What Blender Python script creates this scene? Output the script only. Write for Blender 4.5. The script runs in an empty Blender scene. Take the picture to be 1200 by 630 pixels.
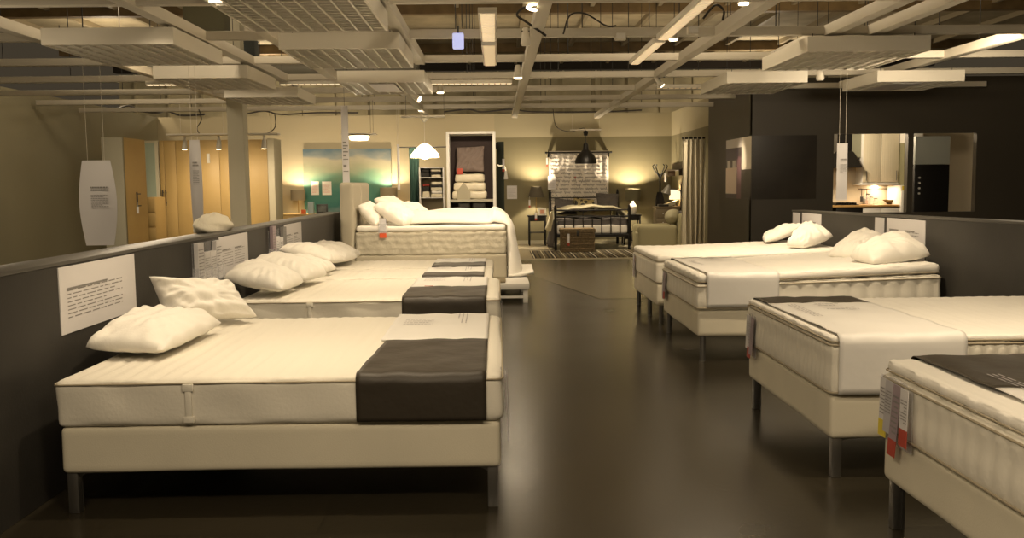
import bpy, bmesh, math, random
from mathutils import Vector, Matrix
random.seed(7)
R = math.radians
C = bpy.context.scene.collection
# ---------------------------------------------------------------- camera
F = 1080.0; EYE = Vector((0, 0, 1.5))
yc = Vector((-18/F, 99/F, -1)).normalized()
zc = Vector((-.0125, 1, 0)); zc = (zc - yc*zc.dot(yc)).normalized()
xc = yc.cross(zc)
CM = Matrix((xc, yc, zc))            # camera axes -> world
cd = bpy.data.cameras.new('camera'); cam = bpy.data.objects.new('camera', cd); C.objects.link(cam)
cd.sensor_width = 36; cd.lens = 36*F/1200; cd.clip_start = .05; cd.clip_end = 200
cam.matrix_world = Matrix.Translation(EYE) @ CM.to_4x4()
bpy.context.scene.camera = cam
def at(px, py, X=None, Y=None, Z=None):
    d = CM @ Vector(((px-600)/F, (315-py)/F, -1))
    t = X/d.x if X is not None else (Y/d.y if Y is not None else (Z-EYE.z)/d.z)
    return EYE + d*t
# ---------------------------------------------------------------- materials
MC = {}
def mat(name, col, rough=.6, metal=0, bump=None, emit=0, spec=.4, var=0, vs=4, wave=None, alpha=1, trans=0, coat=0, sheen=0):
    if name in MC: return MC[name]
    m = bpy.data.materials.new(name); m.use_nodes = True; nt = m.node_tree; b = nt.nodes['Principled BSDF']
    c = (*col, 1)
    b.inputs['Base Color'].default_value = c; b.inputs['Roughness'].default_value = rough
    b.inputs['Metallic'].default_value = metal; b.inputs['Specular IOR Level'].default_value = spec
    b.inputs['Coat Weight'].default_value = coat; b.inputs['Sheen Weight'].default_value = sheen
    b.inputs['Transmission Weight'].default_value = trans; b.inputs['Alpha'].default_value = alpha
    if emit: b.inputs['Emission Color'].default_value = c; b.inputs['Emission Strength'].default_value = emit
    tc = nt.nodes.new('ShaderNodeTexCoord')
    if var:
        n = nt.nodes.new('ShaderNodeTexNoise'); n.inputs['Scale'].default_value = vs; n.inputs['Detail'].default_value = 5
        nt.links.new(tc.outputs['Object'], n.inputs['Vector'])
        r = nt.nodes.new('ShaderNodeValToRGB')
        r.color_ramp.elements[0].position = .3; r.color_ramp.elements[1].position = .7
        r.color_ramp.elements[0].color = (*[max(0, v*(1-var)) for v in col], 1); r.color_ramp.elements[1].color = (*[min(1, v*(1+var)) for v in col], 1)
        nt.links.new(n.outputs['Fac'], r.inputs['Fac']); nt.links.new(r.outputs['Color'], b.inputs['Base Color'])
    h = None
    if bump:
        n = nt.nodes.new('ShaderNodeTexNoise'); n.inputs['Scale'].default_value = bump[0]; n.inputs['Detail'].default_value = 4
        nt.links.new(tc.outputs['Object'], n.inputs['Vector']); h = n.outputs['Fac']; st = bump[1]
    if wave:
        w = nt.nodes.new('ShaderNodeTexWave'); w.inputs['Scale'].default_value = wave[0]; w.bands_direction = wave[2]
        w.inputs['Distortion'].default_value = wave[3] if len(wave) > 3 else 0
        nt.links.new(tc.outputs['Object'], w.inputs['Vector']); h = w.outputs['Fac']; st = wave[1]
    if h:
        bp = nt.nodes.new('ShaderNodeBump'); bp.inputs['Strength'].default_value = st; bp.inputs['Distance'].default_value = .02
        nt.links.new(h, bp.inputs['Height']); nt.links.new(bp.outputs['Normal'], b.inputs['Normal'])
    MC[name] = m; return m
def ramp_mat(name, stops, axis='Z', lo=0, hi=1, distort=0, dscale=3, rough=.6, const=False, spec=.3, stretch=(1, 1, 1)):
    """colour bands along one object axis, waved by noise"""
    m = bpy.data.materials.new(name); m.use_nodes = True; nt = m.node_tree; b = nt.nodes['Principled BSDF']
    b.inputs['Roughness'].default_value = rough; b.inputs['Specular IOR Level'].default_value = spec
    tc = nt.nodes.new('ShaderNodeTexCoord'); sx = nt.nodes.new('ShaderNodeSeparateXYZ'); nt.links.new(tc.outputs['Object'], sx.inputs[0])
    mr = nt.nodes.new('ShaderNodeMapRange'); mr.inputs['From Min'].default_value = lo; mr.inputs['From Max'].default_value = hi
    nt.links.new(sx.outputs[axis], mr.inputs['Value']); f = mr.outputs[0]
    if distort:
        mp = nt.nodes.new('ShaderNodeMapping'); mp.inputs['Scale'].default_value = stretch; nt.links.new(tc.outputs['Object'], mp.inputs[0])
        n = nt.nodes.new('ShaderNodeTexNoise'); n.inputs['Scale'].default_value = dscale; n.inputs['Detail'].default_value = 6
        nt.links.new(mp.outputs[0], n.inputs['Vector'])
        ma = nt.nodes.new('ShaderNodeMath'); ma.operation = 'MULTIPLY_ADD'; ma.inputs[1].default_value = distort
        nt.links.new(n.outputs['Fac'], ma.inputs[0]); nt.links.new(f, ma.inputs[2])
        sb = nt.nodes.new('ShaderNodeMath'); sb.operation = 'SUBTRACT'; sb.inputs[1].default_value = distort*.5
        nt.links.new(ma.outputs[0], sb.inputs[0]); f = sb.outputs[0]
    r = nt.nodes.new('ShaderNodeValToRGB'); cr = r.color_ramp
    if const: cr.interpolation = 'CONSTANT'
    while len(cr.elements) < len(stops): cr.elements.new(.5)
    for e, (p, c) in zip(cr.elements, stops): e.position = p; e.color = (*c, 1)
    nt.links.new(f, r.inputs[0]); nt.links.new(r.outputs[0], b.inputs['Base Color'])
    MC[name] = m; return m
linen   = mat('linen', (.78, .75, .68), .85, bump=(60, .12), sheen=.2)
ticking = mat('mattress_ticking', (.76, .72, .62), .85, bump=(60, .10), sheen=.2)
sidefab = mat('mattress_side', (.62, .57, .47), .9, bump=(120, .25))
basefab = mat('base_fabric', (.68, .63, .50), .9, bump=(160, .08), var=.04, vs=3)
greige  = mat('greige_upholstery', (.42, .38, .29), .9, bump=(140, .3))
quiltg  = mat('quilted_greige', (.52, .48, .38), .9, bump=(16, .6))
piping  = mat('piping', (.36, .31, .22), .8)
darkvin = mat('dark_runner', (.040, .032, .022), .5, bump=(5, .5), spec=.4)
whitevin= mat('white_runner', (.74, .72, .68), .5, bump=(5, .2))
steel   = mat('brushed_steel', (.26, .25, .23), .35, metal=.9)
darkmet = mat('dark_metal', (.05, .048, .045), .45, metal=.6)
blackp  = mat('black_paint', (.008, .007, .006), .4, spec=.3)
partm   = mat('charcoal_partition', (.036, .033, .028), .55, bump=(60, .05), var=.08, vs=5)
partcap = mat('charcoal_cap', (.085, .080, .070), .45)
paper   = mat('paper', (.66, .64, .64), .6)
ink     = mat('ink', (.24, .23, .22), .7)
redink  = mat('red_print', (.42, .06, .035), .6)
yelink  = mat('yellow_print', (.75, .6, .06), .6)
plastic = mat('clear_plastic', (.8, .8, .82), .12, alpha=.28, spec=.8)
violet  = mat('violet_leaflet', (.34, .27, .30), .6)
cream   = mat('cream_metal', (.60, .56, .47), .5)
creamg  = mat('louvre_metal', (.78, .74, .64), .4)
beige   = mat('beige_wall', (.48, .42, .28), .85, bump=(40, .03))
oak     = mat('oak_veneer', (.46, .315, .12), .45, wave=None, var=.10, vs=1.2)
white   = mat('white_lacquer', (.72, .70, .65), .4)
glow    = mat('lamp_glow', (1, .80, .48), .5, emit=9)
glow2   = mat('lamp_glass', (1, .84, .55), .5, emit=2.6)
shadem  = mat('dark_lampshade', (.10, .085, .06), .8, bump=(150, .2))
wicker  = mat('wicker', (.30, .22, .12), .8, wave=(18, 1.0, 'Z', 2), var=.35, vs=30)
greyfab = mat('grey_cushion', (.115, .105, .100), .9, bump=(120, .2))
greensf = mat('green_curtain', (.030, .072, .055), .8)
sheer   = mat('beige_curtain', (.60, .55, .42), .85)
olivech = mat('olive_slipcover', (.36, .33, .20), .9, bump=(110, .15))
brass   = mat('aged_brass', (.35, .25, .1), .35, metal=.9)
mirror  = mat('mirror_glass', (.75, .78, .72), .03, metal=1)
glassm  = mat('glass', (.9, .95, .9), .03, trans=1, alpha=.5)
# ---------------------------------------------------------------- objects
ORG = {}
def setp(o, label=None, cat=None, group=None, kind=None):
    for k, v in (('label', label), ('category', cat), ('group', group), ('kind', kind)):
        if v: o[k] = v
    return o
def thing(name, loc, label, cat, group=None):
    o = bpy.data.objects.new(name, None); C.objects.link(o); o.location = loc; o.empty_display_size = .1
    ORG[o.name] = Vector(loc); return setp(o, label, cat, group)
def copy_tree(root, d, label, group=None):
    """copy a thing with its parts and sub-parts, moved by d"""
    c = root.copy(); C.objects.link(c); c.location = root.location + Vector(d); c['label'] = label
    if group: c['group'] = group
    ORG[c.name] = ORG[root.name] + Vector(d)
    for ch in list(root.children):
        k = ch.copy(); C.objects.link(k); k.parent = c
        for g in list(ch.children):
            q = g.copy(); C.objects.link(q); q.parent = k
    return c
class MB:
    def __init__(s): s.bm = bmesh.new(); s.mats = []
    def mi(s, m):
        if m not in s.mats: s.mats.append(m)
        return s.mats.index(m)
    def box(s, a, b, bev=0, seg=2, m=None, M=None):
        a = Vector(a); b = Vector(b)
        r = bmesh.ops.create_cube(s.bm, size=1); v = r['verts']; c = (a+b)/2; d = b-a
        for q in v: q.co = Vector((q.co.x*abs(d.x), q.co.y*abs(d.y), q.co.z*abs(d.z))) + c
        fs = set(f for q in v for f in q.link_faces)
        if m is not None:
            for f in fs: f.material_index = s.mi(m)
        vv = v
        if bev > 0:
            es = list(set(e for q in v for e in q.link_edges))
            g = bmesh.ops.bevel(s.bm, geom=es, offset=min(bev, .49*min(abs(d.x), abs(d.y), abs(d.z))), segments=seg, profile=.5, affect='EDGES')
            vv = list(set(g['verts']) | set(q for q in v if q.is_valid))
        if M is not None:
            for q in vv: q.co = M @ q.co
        return s
    def cyl(s, p0, p1, r, n=12, r2=None, cap=True):
        p0 = Vector(p0); p1 = Vector(p1); r2 = r if r2 is None else r2; d = p1-p0
        q = d.to_track_quat('Z', 'Y').to_matrix(); A = []; B = []
        for i in range(n):
            t = 2*math.pi*i/n; u = q @ Vector((math.cos(t), math.sin(t), 0))
            A.append(s.bm.verts.new(p0+u*r)); B.append(s.bm.verts.new(p1+u*r2))
        for i in range(n): s.bm.faces.new((A[i], A[(i+1) % n], B[(i+1) % n], B[i]))
        if cap: s.bm.faces.new(A[::-1]); s.bm.faces.new(B)
        return s
    def tube(s, pts, r, n=6, closed=False):
        pts = [Vector(p) for p in pts]; L = len(pts); rings = []
        for i, p in enumerate(pts):
            if closed: d = pts[(i+1) % L]-pts[i-1]
            else: d = pts[min(i+1, L-1)]-pts[max(i-1, 0)]
            q = d.to_track_quat('Z', 'Y').to_matrix() if d.length > 1e-9 else Matrix.Identity(3)
            up = Vector((0, 0, 1)); z = d.normalized()
            if abs(z.dot(up)) > .95: up = Vector((0, 1, 0))
            x = up.cross(z).normalized(); y = z.cross(x)
            rings.append([s.bm.verts.new(p+(x*math.cos(2*math.pi*k/n)+y*math.sin(2*math.pi*k/n))*r) for k in range(n)])
        for i in range(L if closed else L-1):
            a = rings[i]; b = rings[(i+1) % L]
            for k in range(n): s.bm.faces.new((a[k], a[(k+1) % n], b[(k+1) % n], b[k]))
        if not closed: s.bm.faces.new(rings[0][::-1]); s.bm.faces.new(rings[-1])
        return s
    def lathe(s, prof, c, n=24):
        c = Vector(c); rings = []
        for r, z in prof: rings.append([s.bm.verts.new(c+Vector((max(r, 1e-4)*math.cos(2*math.pi*k/n), max(r, 1e-4)*math.sin(2*math.pi*k/n), z))) for k in range(n)])
        for a, b in zip(rings, rings[1:]):
            for k in range(n): s.bm.faces.new((a[k], a[(k+1) % n], b[(k+1) % n], b[k]))
        return s
    def grid(s, f, nu, nv, m=None, wrap=False):
        g = [[s.bm.verts.new(f(i/nu, j/nv)) for j in range(nv+1)] for i in range(nu+1)]
        for i in range(nu):
            for j in range(nv):
                fc = s.bm.faces.new((g[i][j], g[i+1][j], g[i+1][j+1], g[i][j+1]))
                if m is not None: fc.material_index = s.mi(m)
        return s
    def poly(s, pts, th=None):
        v = [s.bm.verts.new(Vector(p)) for p in pts]; f = s.bm.faces.new(v)
        if th is not None:
            g = bmesh.ops.extrude_face_region(s.bm, geom=[f]); 
            for q in g['geom']:
                if isinstance(q, bmesh.types.BMVert): q.co += Vector(th)
        return s
    def soft(s, a, b, r=.04, res=.05, disp=None):
        """rounded block with a displacement along the normal"""
        a = Vector(a); b = Vector(b); d = b-a; n = [max(3, int(d[i]/res)) for i in range(3)]
        def cs(i):
            L = [0, .25*r, .5*r, r, 1.6*r]; k = n[i]; mid = [1.6*r+(d[i]-3.2*r)*t/k for t in range(1, k)]
            L = L+mid+[d[i]-q for q in (1.6*r, r, .5*r, .25*r, 0)]; return sorted(set(round(q, 6) for q in L if 0 <= q <= d[i]+1e-9))
        X, Y, Zs = cs(0), cs(1), cs(2); cache = {}
        def V(x, y, z):
            k = (x, y, z)
            if k in cache: return cache[k]
            p = Vector((x, y, z)); q = Vector([min(max(p[i], r), d[i]-r) for i in range(3)]); o = p-q
            nn = o.normalized() if o.length > 0 else Vector((0, 0, 1)); w = q+nn*r if o.length > 0 else p
            w = a+w
            if disp: w = w+nn*disp(w, nn)
            cache[k] = s.bm.verts.new(w); return cache[k]
        def face(A, B, fn, flip):
            for i in range(len(A)-1):
                for j in range(len(B)-1):
                    v = [fn(A[i], B[j]), fn(A[i+1], B[j]), fn(A[i+1], B[j+1]), fn(A[i], B[j+1])]
                    s.bm.faces.new(v[::-1] if flip else v)
        face(X, Y, lambda u, v: V(u, v, Zs[-1]), False); face(X, Y, lambda u, v: V(u, v, 0), True)
        face(X, Zs, lambda u, v: V(u, 0, v), False); face(X, Zs, lambda u, v: V(u, Y[-1], v), True)
        face(Y, Zs, lambda u, v: V(0, u, v), True); face(Y, Zs, lambda u, v: V(X[-1], u, v), False)
        return s
    def move(s, M):
        for v in s.bm.verts: v.co = M @ v.co
        return s
    def build(s, name, m=None, parent=None, smooth=35, solid=None, label=None):
        if not s.mats: s.mats = [m]
        elif m is not None and m not in s.mats: s.mats.append(m)
        bmesh.ops.recalc_face_normals(s.bm, faces=s.bm.faces)
        vs = s.bm.verts
        if parent is not None: org = ORG[parent.name]
        else:
            xs = [v.co for v in vs]; org = Vector(((min(p.x for p in xs)+max(p.x for p in xs))/2, (min(p.y for p in xs)+max(p.y for p in xs))/2, min(p.z for p in xs)))
        for v in vs: v.co -= org
        me = bpy.data.meshes.new(name); s.bm.to_mesh(me); s.bm.free()
        for q in s.mats: me.materials.append(q)
        if smooth: me.shade_smooth(); me.set_sharp_from_angle(angle=R(smooth))
        o = bpy.data.objects.new(name, me); C.objects.link(o); ORG[o.name] = org.copy()
        if parent is not None: o.parent = parent
        else: o.location = org
        if solid:
            md = o.modifiers.new('solid', 'SOLIDIFY'); md.thickness = solid; md.offset = 0
        if label: o['label'] = label
        return o
def struct(name, mb, m, **k):
    o = mb.build(name, m, None, smooth=0, **k); o['kind'] = 'structure'; return o
def wr(p, s=9, a=.004, seed=0):
    return a*(math.sin(p.x*s*1.3+seed+2*math.sin(p.y*s*.7+seed))+math.sin(p.y*s*1.7-p.x*s+seed*2)+math.sin(p.z*s*2.1+p.x*s*.6))/2
def pillow(name, cor, th, m, label=None, cat='pillow', group=None, parent=None, bot=.55, pinch=.045, wa=.011, seed=0, n=44):
    """cor = four corners (going round); th = full thickness"""
    A, B, D_, E_ = [Vector(c) for c in cor]; mb = MB()
    nr = ((D_-A).cross(E_-B)).normalized()
    if nr.z < 0: nr = -nr
    ctr = (A+B+D_+E_)/4
    def P(u, v, sgn):
        p = A*(1-u)*(1-v)+B*u*(1-v)+D_*u*v+E_*(1-u)*v
        cu = 1-(2*u-1)**2; cv = 1-(2*v-1)**2; p = ctr+(p-ctr)*(1-.10*(abs(2*u-1)*abs(2*v-1))**3)
        pu = (2*v-1); pv = (2*u-1)
        e1 = (E_+D_-A-B)/2; e2 = (B+D_-A-E_)/2
        p = p-e1*pinch*cu*pu*abs(pu)-e2*pinch*cv*pv*abs(pv)
        h = (max(cu, 0)**.42)*(max(cv, 0)**.42)
        edge = min(cu, cv)
        du, dv_ = min(u, 1-u), min(v, 1-v); ra = math.atan2((.5-v)*1.0, .5-u)
        w = math.sin(7*u+9*v+seed)*math.sin(11*v-5*u+seed*1.7)+1.0*math.sin(16*ra+seed*3+5*math.sin(4*u+seed))*(1-h)**.5*.8+.5*abs(math.sin(13*v+9*u*math.sin(seed)+seed+2*math.sin(5*u)))+.35*math.sin(29*u-17*v+seed)
        hh = th*(.5 if sgn > 0 else .5*bot)*h*sgn + (wa*w*min(1, edge*4))*(1 if sgn > 0 else .3)
        return p+nr*hh
    mb.grid(lambda u, v: P(u, v, 1), n, n); mb.grid(lambda u, v: P(u, v, -1), n, n)
    bmesh.ops.remove_doubles(mb.bm, verts=mb.bm.verts, dist=1e-5)
    o = mb.build(name, m, parent, smooth=80)
    if label: setp(o, label, cat, group)
    return o
def textblock(mb, org, ux, uz, w, h, rows, seed=0, hgt=.5, nrm=None, off=.0015):
    """rows of word-like dashes on a card: org=top-left corner, ux across, uz down"""
    rnd = random.Random(seed); ux = Vector(ux).normalized(); uz = Vector(uz).normalized(); org = Vector(org)+Vector(nrm)*off
    for r in range(rows):
        y = h*(r+.25)/rows; x = 0; end = w*(1 if rnd.random() < .7 else rnd.uniform(.4, .9))
        while x < end:
            l = min(rnd.uniform(.06, .16)*w, end-x)
            a = org+ux*x+uz*y; b = a+ux*l; hh = h/rows*hgt
            v = [mb.bm.verts.new(q) for q in (a, b, b+uz*hh, a+uz*hh)]; mb.bm.faces.new(v); x += l+.03*w
    return mb
def spline(pts, n=8):
    pts = [Vector(p) for p in pts]; out = []
    for i in range(len(pts)-1):
        p0 = pts[max(i-1, 0)]; p1 = pts[i]; p2 = pts[i+1]; p3 = pts[min(i+2, len(pts)-1)]
        for k in range(n):
            t = k/n; out.append(.5*((2*p1)+(p2-p0)*t+(2*p0-5*p1+4*p2-p3)*t*t+(3*p1-p0-3*p2+p3)*t**3))
    return out+[pts[-1]]
def light(kind, loc, e, col=(1, .80, .545), size=.08, target=None, angle=70, blend=.6, sx=None):
    l = bpy.data.lights.new(kind.lower()+'_light', kind); l.energy = e; l.color = col
    o = bpy.data.objects.new('lamp_light', l); C.objects.link(o); o.location = loc  # shared by modelled lamps and added fill lights
    if kind == 'SPOT': l.spot_size = R(angle); l.spot_blend = blend; l.shadow_soft_size = size
    elif kind == 'POINT': l.shadow_soft_size = size
    elif kind == 'AREA':
        l.size = size
        if sx: l.shape = 'RECTANGLE'; l.size_y = sx
    if target is not None: o.rotation_euler = (Vector(target)-Vector(loc)).to_track_quat('-Z', 'Y').to_euler()
    return o
# ================================================================ SETTING
BX = 4.35; YB = 23.0; WT = 3.23
def floor_mat():
    m = bpy.data.materials.new('dark_vinyl_floor'); m.use_nodes = True; nt = m.node_tree; b = nt.nodes['Principled BSDF']
    tc = nt.nodes.new('ShaderNodeTexCoord')
    n = nt.nodes.new('ShaderNodeTexNoise'); n.inputs['Scale'].default_value = 1.4; n.inputs['Detail'].default_value = 8
    br = nt.nodes.new('ShaderNodeTexBrick'); br.offset = .5
    br.inputs['Color1'].default_value = (.034, .028, .0175, 1); br.inputs['Color2'].default_value = (.029, .024, .015, 1); br.inputs['Mortar'].default_value = (.019, .016, .010, 1)
    br.inputs['Scale'].default_value = 1; br.inputs['Brick Width'].default_value = 1.2; br.inputs['Row Height'].default_value = .6; br.inputs['Mortar Size'].default_value = .003
    nt.links.new(tc.outputs['Object'], br.inputs['Vector']); nt.links.new(tc.outputs['Object'], n.inputs['Vector'])
    mx = nt.nodes.new('ShaderNodeMix'); mx.data_type = 'RGBA'; mx.blend_type = 'MULTIPLY'; mx.inputs[0].default_value = .5
    rp = nt.nodes.new('ShaderNodeValToRGB'); rp.color_ramp.elements[0].color = (.55, .55, .55, 1); rp.color_ramp.elements[1].color = (1.3, 1.3, 1.3, 1)
    nt.links.new(n.outputs['Fac'], rp.inputs[0]); nt.links.new(br.outputs['Color'], mx.inputs[6]); nt.links.new(rp.outputs[0], mx.inputs[7])
    nt.links.new(mx.outputs[2], b.inputs['Base Color'])
    r2 = nt.nodes.new('ShaderNodeMapRange'); r2.inputs['To Min'].default_value = .19; r2.inputs['To Max'].default_value = .31; nt.links.new(n.outputs['Fac'], r2.inputs[0])
    nt.links.new(r2.outputs[0], b.inputs['Roughness'])
    n2 = nt.nodes.new('ShaderNodeTexNoise'); n2.inputs['Scale'].default_value = 45; nt.links.new(tc.outputs['Object'], n2.inputs['Vector'])
    bp = nt.nodes.new('ShaderNodeBump'); bp.inputs['Strength'].default_value = .05; bp.inputs['Distance'].default_value = .01
    nt.links.new(n2.outputs['Fac'], bp.inputs['Height']); nt.links.new(bp.outputs[0], b.inputs['Normal'])
    b.inputs['Specular IOR Level'].default_value = .6
    mp = nt.nodes.new('ShaderNodeMapping'); mp.inputs['Scale'].default_value = (30, 1.2, 1); mp.inputs['Rotation'].default_value = (0, 0, .5); nt.links.new(tc.outputs['Object'], mp.inputs[0])
    sc = nt.nodes.new('ShaderNodeTexNoise'); sc.inputs['Scale'].default_value = 3; sc.inputs['Detail'].default_value = 8; nt.links.new(mp.outputs[0], sc.inputs['Vector'])
    sr = nt.nodes.new('ShaderNodeValToRGB'); sr.color_ramp.elements[0].position = .66; sr.color_ramp.elements[0].color = (0, 0, 0, 1); sr.color_ramp.elements[1].position = .74; sr.color_ramp.elements[1].color = (.035, .03, .02, 1); nt.links.new(sc.outputs['Fac'], sr.inputs[0])
    ad = nt.nodes.new('ShaderNodeMix'); ad.data_type = 'RGBA'; ad.blend_type = 'ADD'; ad.inputs[0].default_value = .5; nt.links.new(mx.outputs[2], ad.inputs[6]); nt.links.new(sr.outputs[0], ad.inputs[7]); nt.links.new(ad.outputs[2], b.inputs['Base Color'])
    return m
struct('floor', MB().box((-12, -4, -.1), (14, 31, 0)), floor_mat())
lam = mat('light_laminate', (.55, .49, .36), .3, var=.1, vs=2)
struct('trim_1', MB().box((.42, 18.15, 0), (BX, YB, .012)), lam)            # pale floor of the furnished bedroom
lam2 = mat('olive_floor', (.10, .085, .05), .25, var=.1, vs=2)
struct('trim_2', MB().poly([(.62, 14.9, .004), (1.32, 11.9, .004), (BX, 11.9, .004), (BX, 18.15, .004), (.42, 18.15, .004)], (0, 0, -.003)), lam2)
deck = mat('roof_deck', (.42, .36, .24), .8, wave=(3.2, .6, 'Y', .3), var=.2, vs=1.5)
struct('ceiling', MB().box((-12, -4, 5.4), (14, 31, 5.5)), deck)
glulam = mat('glulam', (.17, .115, .05), .6, var=.25, vs=3)
mb = MB()
for y in (8, 14, 20.2, 26): mb.box((-12, y, 5.16), (14, y+.22, 5.4))
struct('trim_3', mb, glulam)
mb = MB()
for i in range(18): x = -11+i*1.45; mb.box((x, -4, 5.28), (x+.09, 31, 5.4))
struct('trim_4', mb, mat('purlin', (.30, .25, .16), .7))
farw = mat('far_hall_wall', (.46, .41, .27), .9, bump=(2, .5), var=.3, vs=1.3)
mb = MB().box((-12, 30, 0), (14, 30.2, 5.1))
for i in range(24): x = -11.5+i*1.05; mb.box((x, 29.9, 0), (x+.06, 30, 5.1))
struct('wall_far', mb, farw)
struct('trim_5', MB().box((-12, 29.6, 5.12), (14, 29.9, 5.4)), mat('shadow_band', (.02, .015, .01), .8))  # near-black band painted in for the deep shadow under the roof
twotone = ramp_mat('two_tone_paint', [(0, (.200, .178, .105)), (2.64/3.23, (.43, .385, .26))], lo=0, hi=3.23, const=True, rough=.85)
xl = at(580, 200, Y=YB).x; xleft = at(187, 200, Y=YB).x
struct('wall_back', MB().box((xl, YB, 0), (BX+.1, YB+.12, WT)), twotone)
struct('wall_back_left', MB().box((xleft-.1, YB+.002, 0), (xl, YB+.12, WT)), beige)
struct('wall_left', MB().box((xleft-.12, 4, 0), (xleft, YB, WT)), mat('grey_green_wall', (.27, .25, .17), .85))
y1 = at(831, 200, X=BX).y; y2 = at(882, 200, X=BX).y
struct('wall_right', MB().box((BX, y1, 0), (BX+.12, YB, WT)), twotone)
dark = mat('charcoal_wall', (.060, .052, .039), .5, bump=(80, .04))
struct('wall_right_dark', MB().box((BX-.02, y2, 0), (BX+.12, y1, WT)), dark)
# dark wall facing the aisle, with two openings to the kitchen
a = at(977, 157, Y=y2); b = at(1064, 157, Y=y2); c = at(1069, 157, Y=y2)
mb = MB()
mb.box((BX-.02, y2-.02, 0), (a.x, y2+.1, WT)); mb.box((a.x, y2-.02, a.z), (9.5, y2+.1, WT)); mb.box((a.x, y2-.02, 0), (9.5, y2+.1, .95))
mb.box((b.x, y2-.02, .95), (c.x+.02, y2+.1, a.z)); mb.box((c.x+1.1, y2-.02, .95), (9.5, y2+.1, a.z))
struct('wall_kitchen_front', mb, dark)
struct('trim_6', MB().box((xl+.1, YB-.02, 0), (BX, YB, .10)).box((BX-.02, y1, 0), (BX, YB-.02, .10)), mat('skirting', (.42, .39, .28), .6))
# the structural column left
q = at(274, 170, Y=16); q2 = at(292.5, 170, Y=16); cx = (q.x+q2.x)/2-.06
struct('trim_7', MB().box((cx-.14, 15.86, 0), (cx+.14, 16.14, 5.4), .01), mat('column_paint', (.46, .43, .33), .7))
# ================================================================ SUSPENDED GRID
g = thing('ceiling_grid', (0, 14, 3.0), 'cream painted steel grid of long beams hung below the dark roof', 'ceiling grid')
rows = [at(640, y, Z=3.0).y for y in (2.7, 43.8, 72, 91.5, 106.5, 117.5, 126.5)]
rows = [rows[0]-2.0]+rows
for i, y in enumerate(rows):
    MB().box((-8.2, y-.05, 3.0), (8, y+.05, 3.085), .004).build('beam', cream, g)
for x, ya, yb in ((.42, 4, 21), (2.32, 4, 21.4), (-.93, 4, 11.6), (-1.5, 13.4, 20), (-3.0, 4, 14), (-2.26, 4, 13.2), (3.45, 4, 11.5), (3.9, 4, 11.5), (-4.6, 4, 17), (5.6, 4, 15)):
    MB().box((x-.06, ya, 2.985), (x+.06, yb, 3.09), .004).build('beam', cream, g)
rod0 = None
for y in rows:
    for x in (-6, -4.2, -2.4, -.4, .9, 1.9, 2.9, 4.6, 6):
        if rod0 is None:
            rod0 = MB().cyl((x, y, 3.08), (x, y, 5.4), .006, 5).build('hanger_rod', darkmet, g); rx, ry = x, y
        else:
            o = rod0.copy(); C.objects.link(o); o.parent = g; o.location = (x-rx, y-ry, 0)
# egg-crate louvre panels
def tray(x0, x1, ya, yb, z, label, sheet=None):
    t = thing('louvre_light_panel', ((x0+x1)/2, (ya+yb)/2, z), label, 'ceiling light panel', 'louvred box panels under the ceiling grid')
    h = .15
    MB().box((x0, ya, z), (x0+.02, yb, z+h)).box((x1-.02, ya, z), (x1, yb, z+h)).box((x0+.02, ya, z), (x1-.02, ya+.02, z+h)).box((x0+.02, yb-.02, z), (x1-.02, yb, z+h)).build('frame', creamg, t, smooth=0)
    mb = MB()
    n = 9
    for i in range(1, n): x = x0+(x1-x0)*i/n; mb.poly([(x-.008, ya+.02, z), (x+.008, ya+.02, z), (x+.002, ya+.02, z+.045), (x-.002, ya+.02, z+.045)], (0, yb-ya-.04, 0))
    n = 14
    for i in range(1, n): y = ya+(yb-ya)*i/n; mb.poly([(x0+.02, y-.011, z+.008), (x0+.02, y+.011, z+.008), (x0+.02, y+.002, z+.050), (x0+.02, y-.002, z+.050)], (x1-x0-.04, 0, 0))
    mb.build('louvre', creamg, t, smooth=0)
    MB().box((x0+.02, ya+.02, z+h-.02), (x1-.02, yb-.02, z+h-.005)).build('reflector', mat('reflector', (.22, .20, .155), .6), t, smooth=0)
    mb = MB()
    for x in (x0+.1, x1-.1):
        for y in (ya+.15, yb-.15): mb.cyl((x, y, z+h-.01), (x, y, 3.0 if z+h < 3 else z+h+.05), .004, 5)
    mb.build('hanger_wires', darkmet, t)
    if sheet:
        (sx0, sx1, sy0, sy1) = sheet; MB().box((sx0, sy0, z-.006), (sx1, sy1, z-.002)).build('taped_paper', paper, t, label='white paper sheet taped under the louvre')
    return t
tray(-2.03, -.90, 6.40, 7.95, 2.8, 'large louvred ceiling panel nearest the camera, cut by the top edge of the photo')
tray(-2.05, -.91, 8.93, 10.45, 2.8, 'louvred ceiling panel second in the row above the left beds, right behind the nearest one')
tray(-2.00, -.90, 11.85, 13.4, 2.8, 'louvred ceiling panel above the upholstered bed with a white sheet taped beneath', (-1.62, -1.3, 12.0, 13.0))
tray(-4.10, -2.91, 8.55, 10.05, 2.8, 'louvred ceiling panel at far left, nearest of the row beyond the low partition')
tray(-4.07, -2.95, 11.2, 12.6, 2.8, 'louvred ceiling panel in the middle of the far left row')
tray(-3.95, -2.88, 13.65, 14.97, 2.8, 'smallest looking louvred ceiling panel, in front of the grey column')
tray(3.15, 4.40, 9.4, 11.0, 2.8, 'brightly lit louvred ceiling panel at upper right, nearest on the right side')
tray(3.06, 4.13, 12.3, 13.87, 2.8, 'louvred ceiling panel in front of the dark wall, left of the pair')
tray(5.08, 6.25, 12.35, 13.6, 2.8, 'louvred ceiling panel at right photo edge above the hanging sign with paper lying in it', (5.35, 5.75, 12.5, 13.4))
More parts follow.
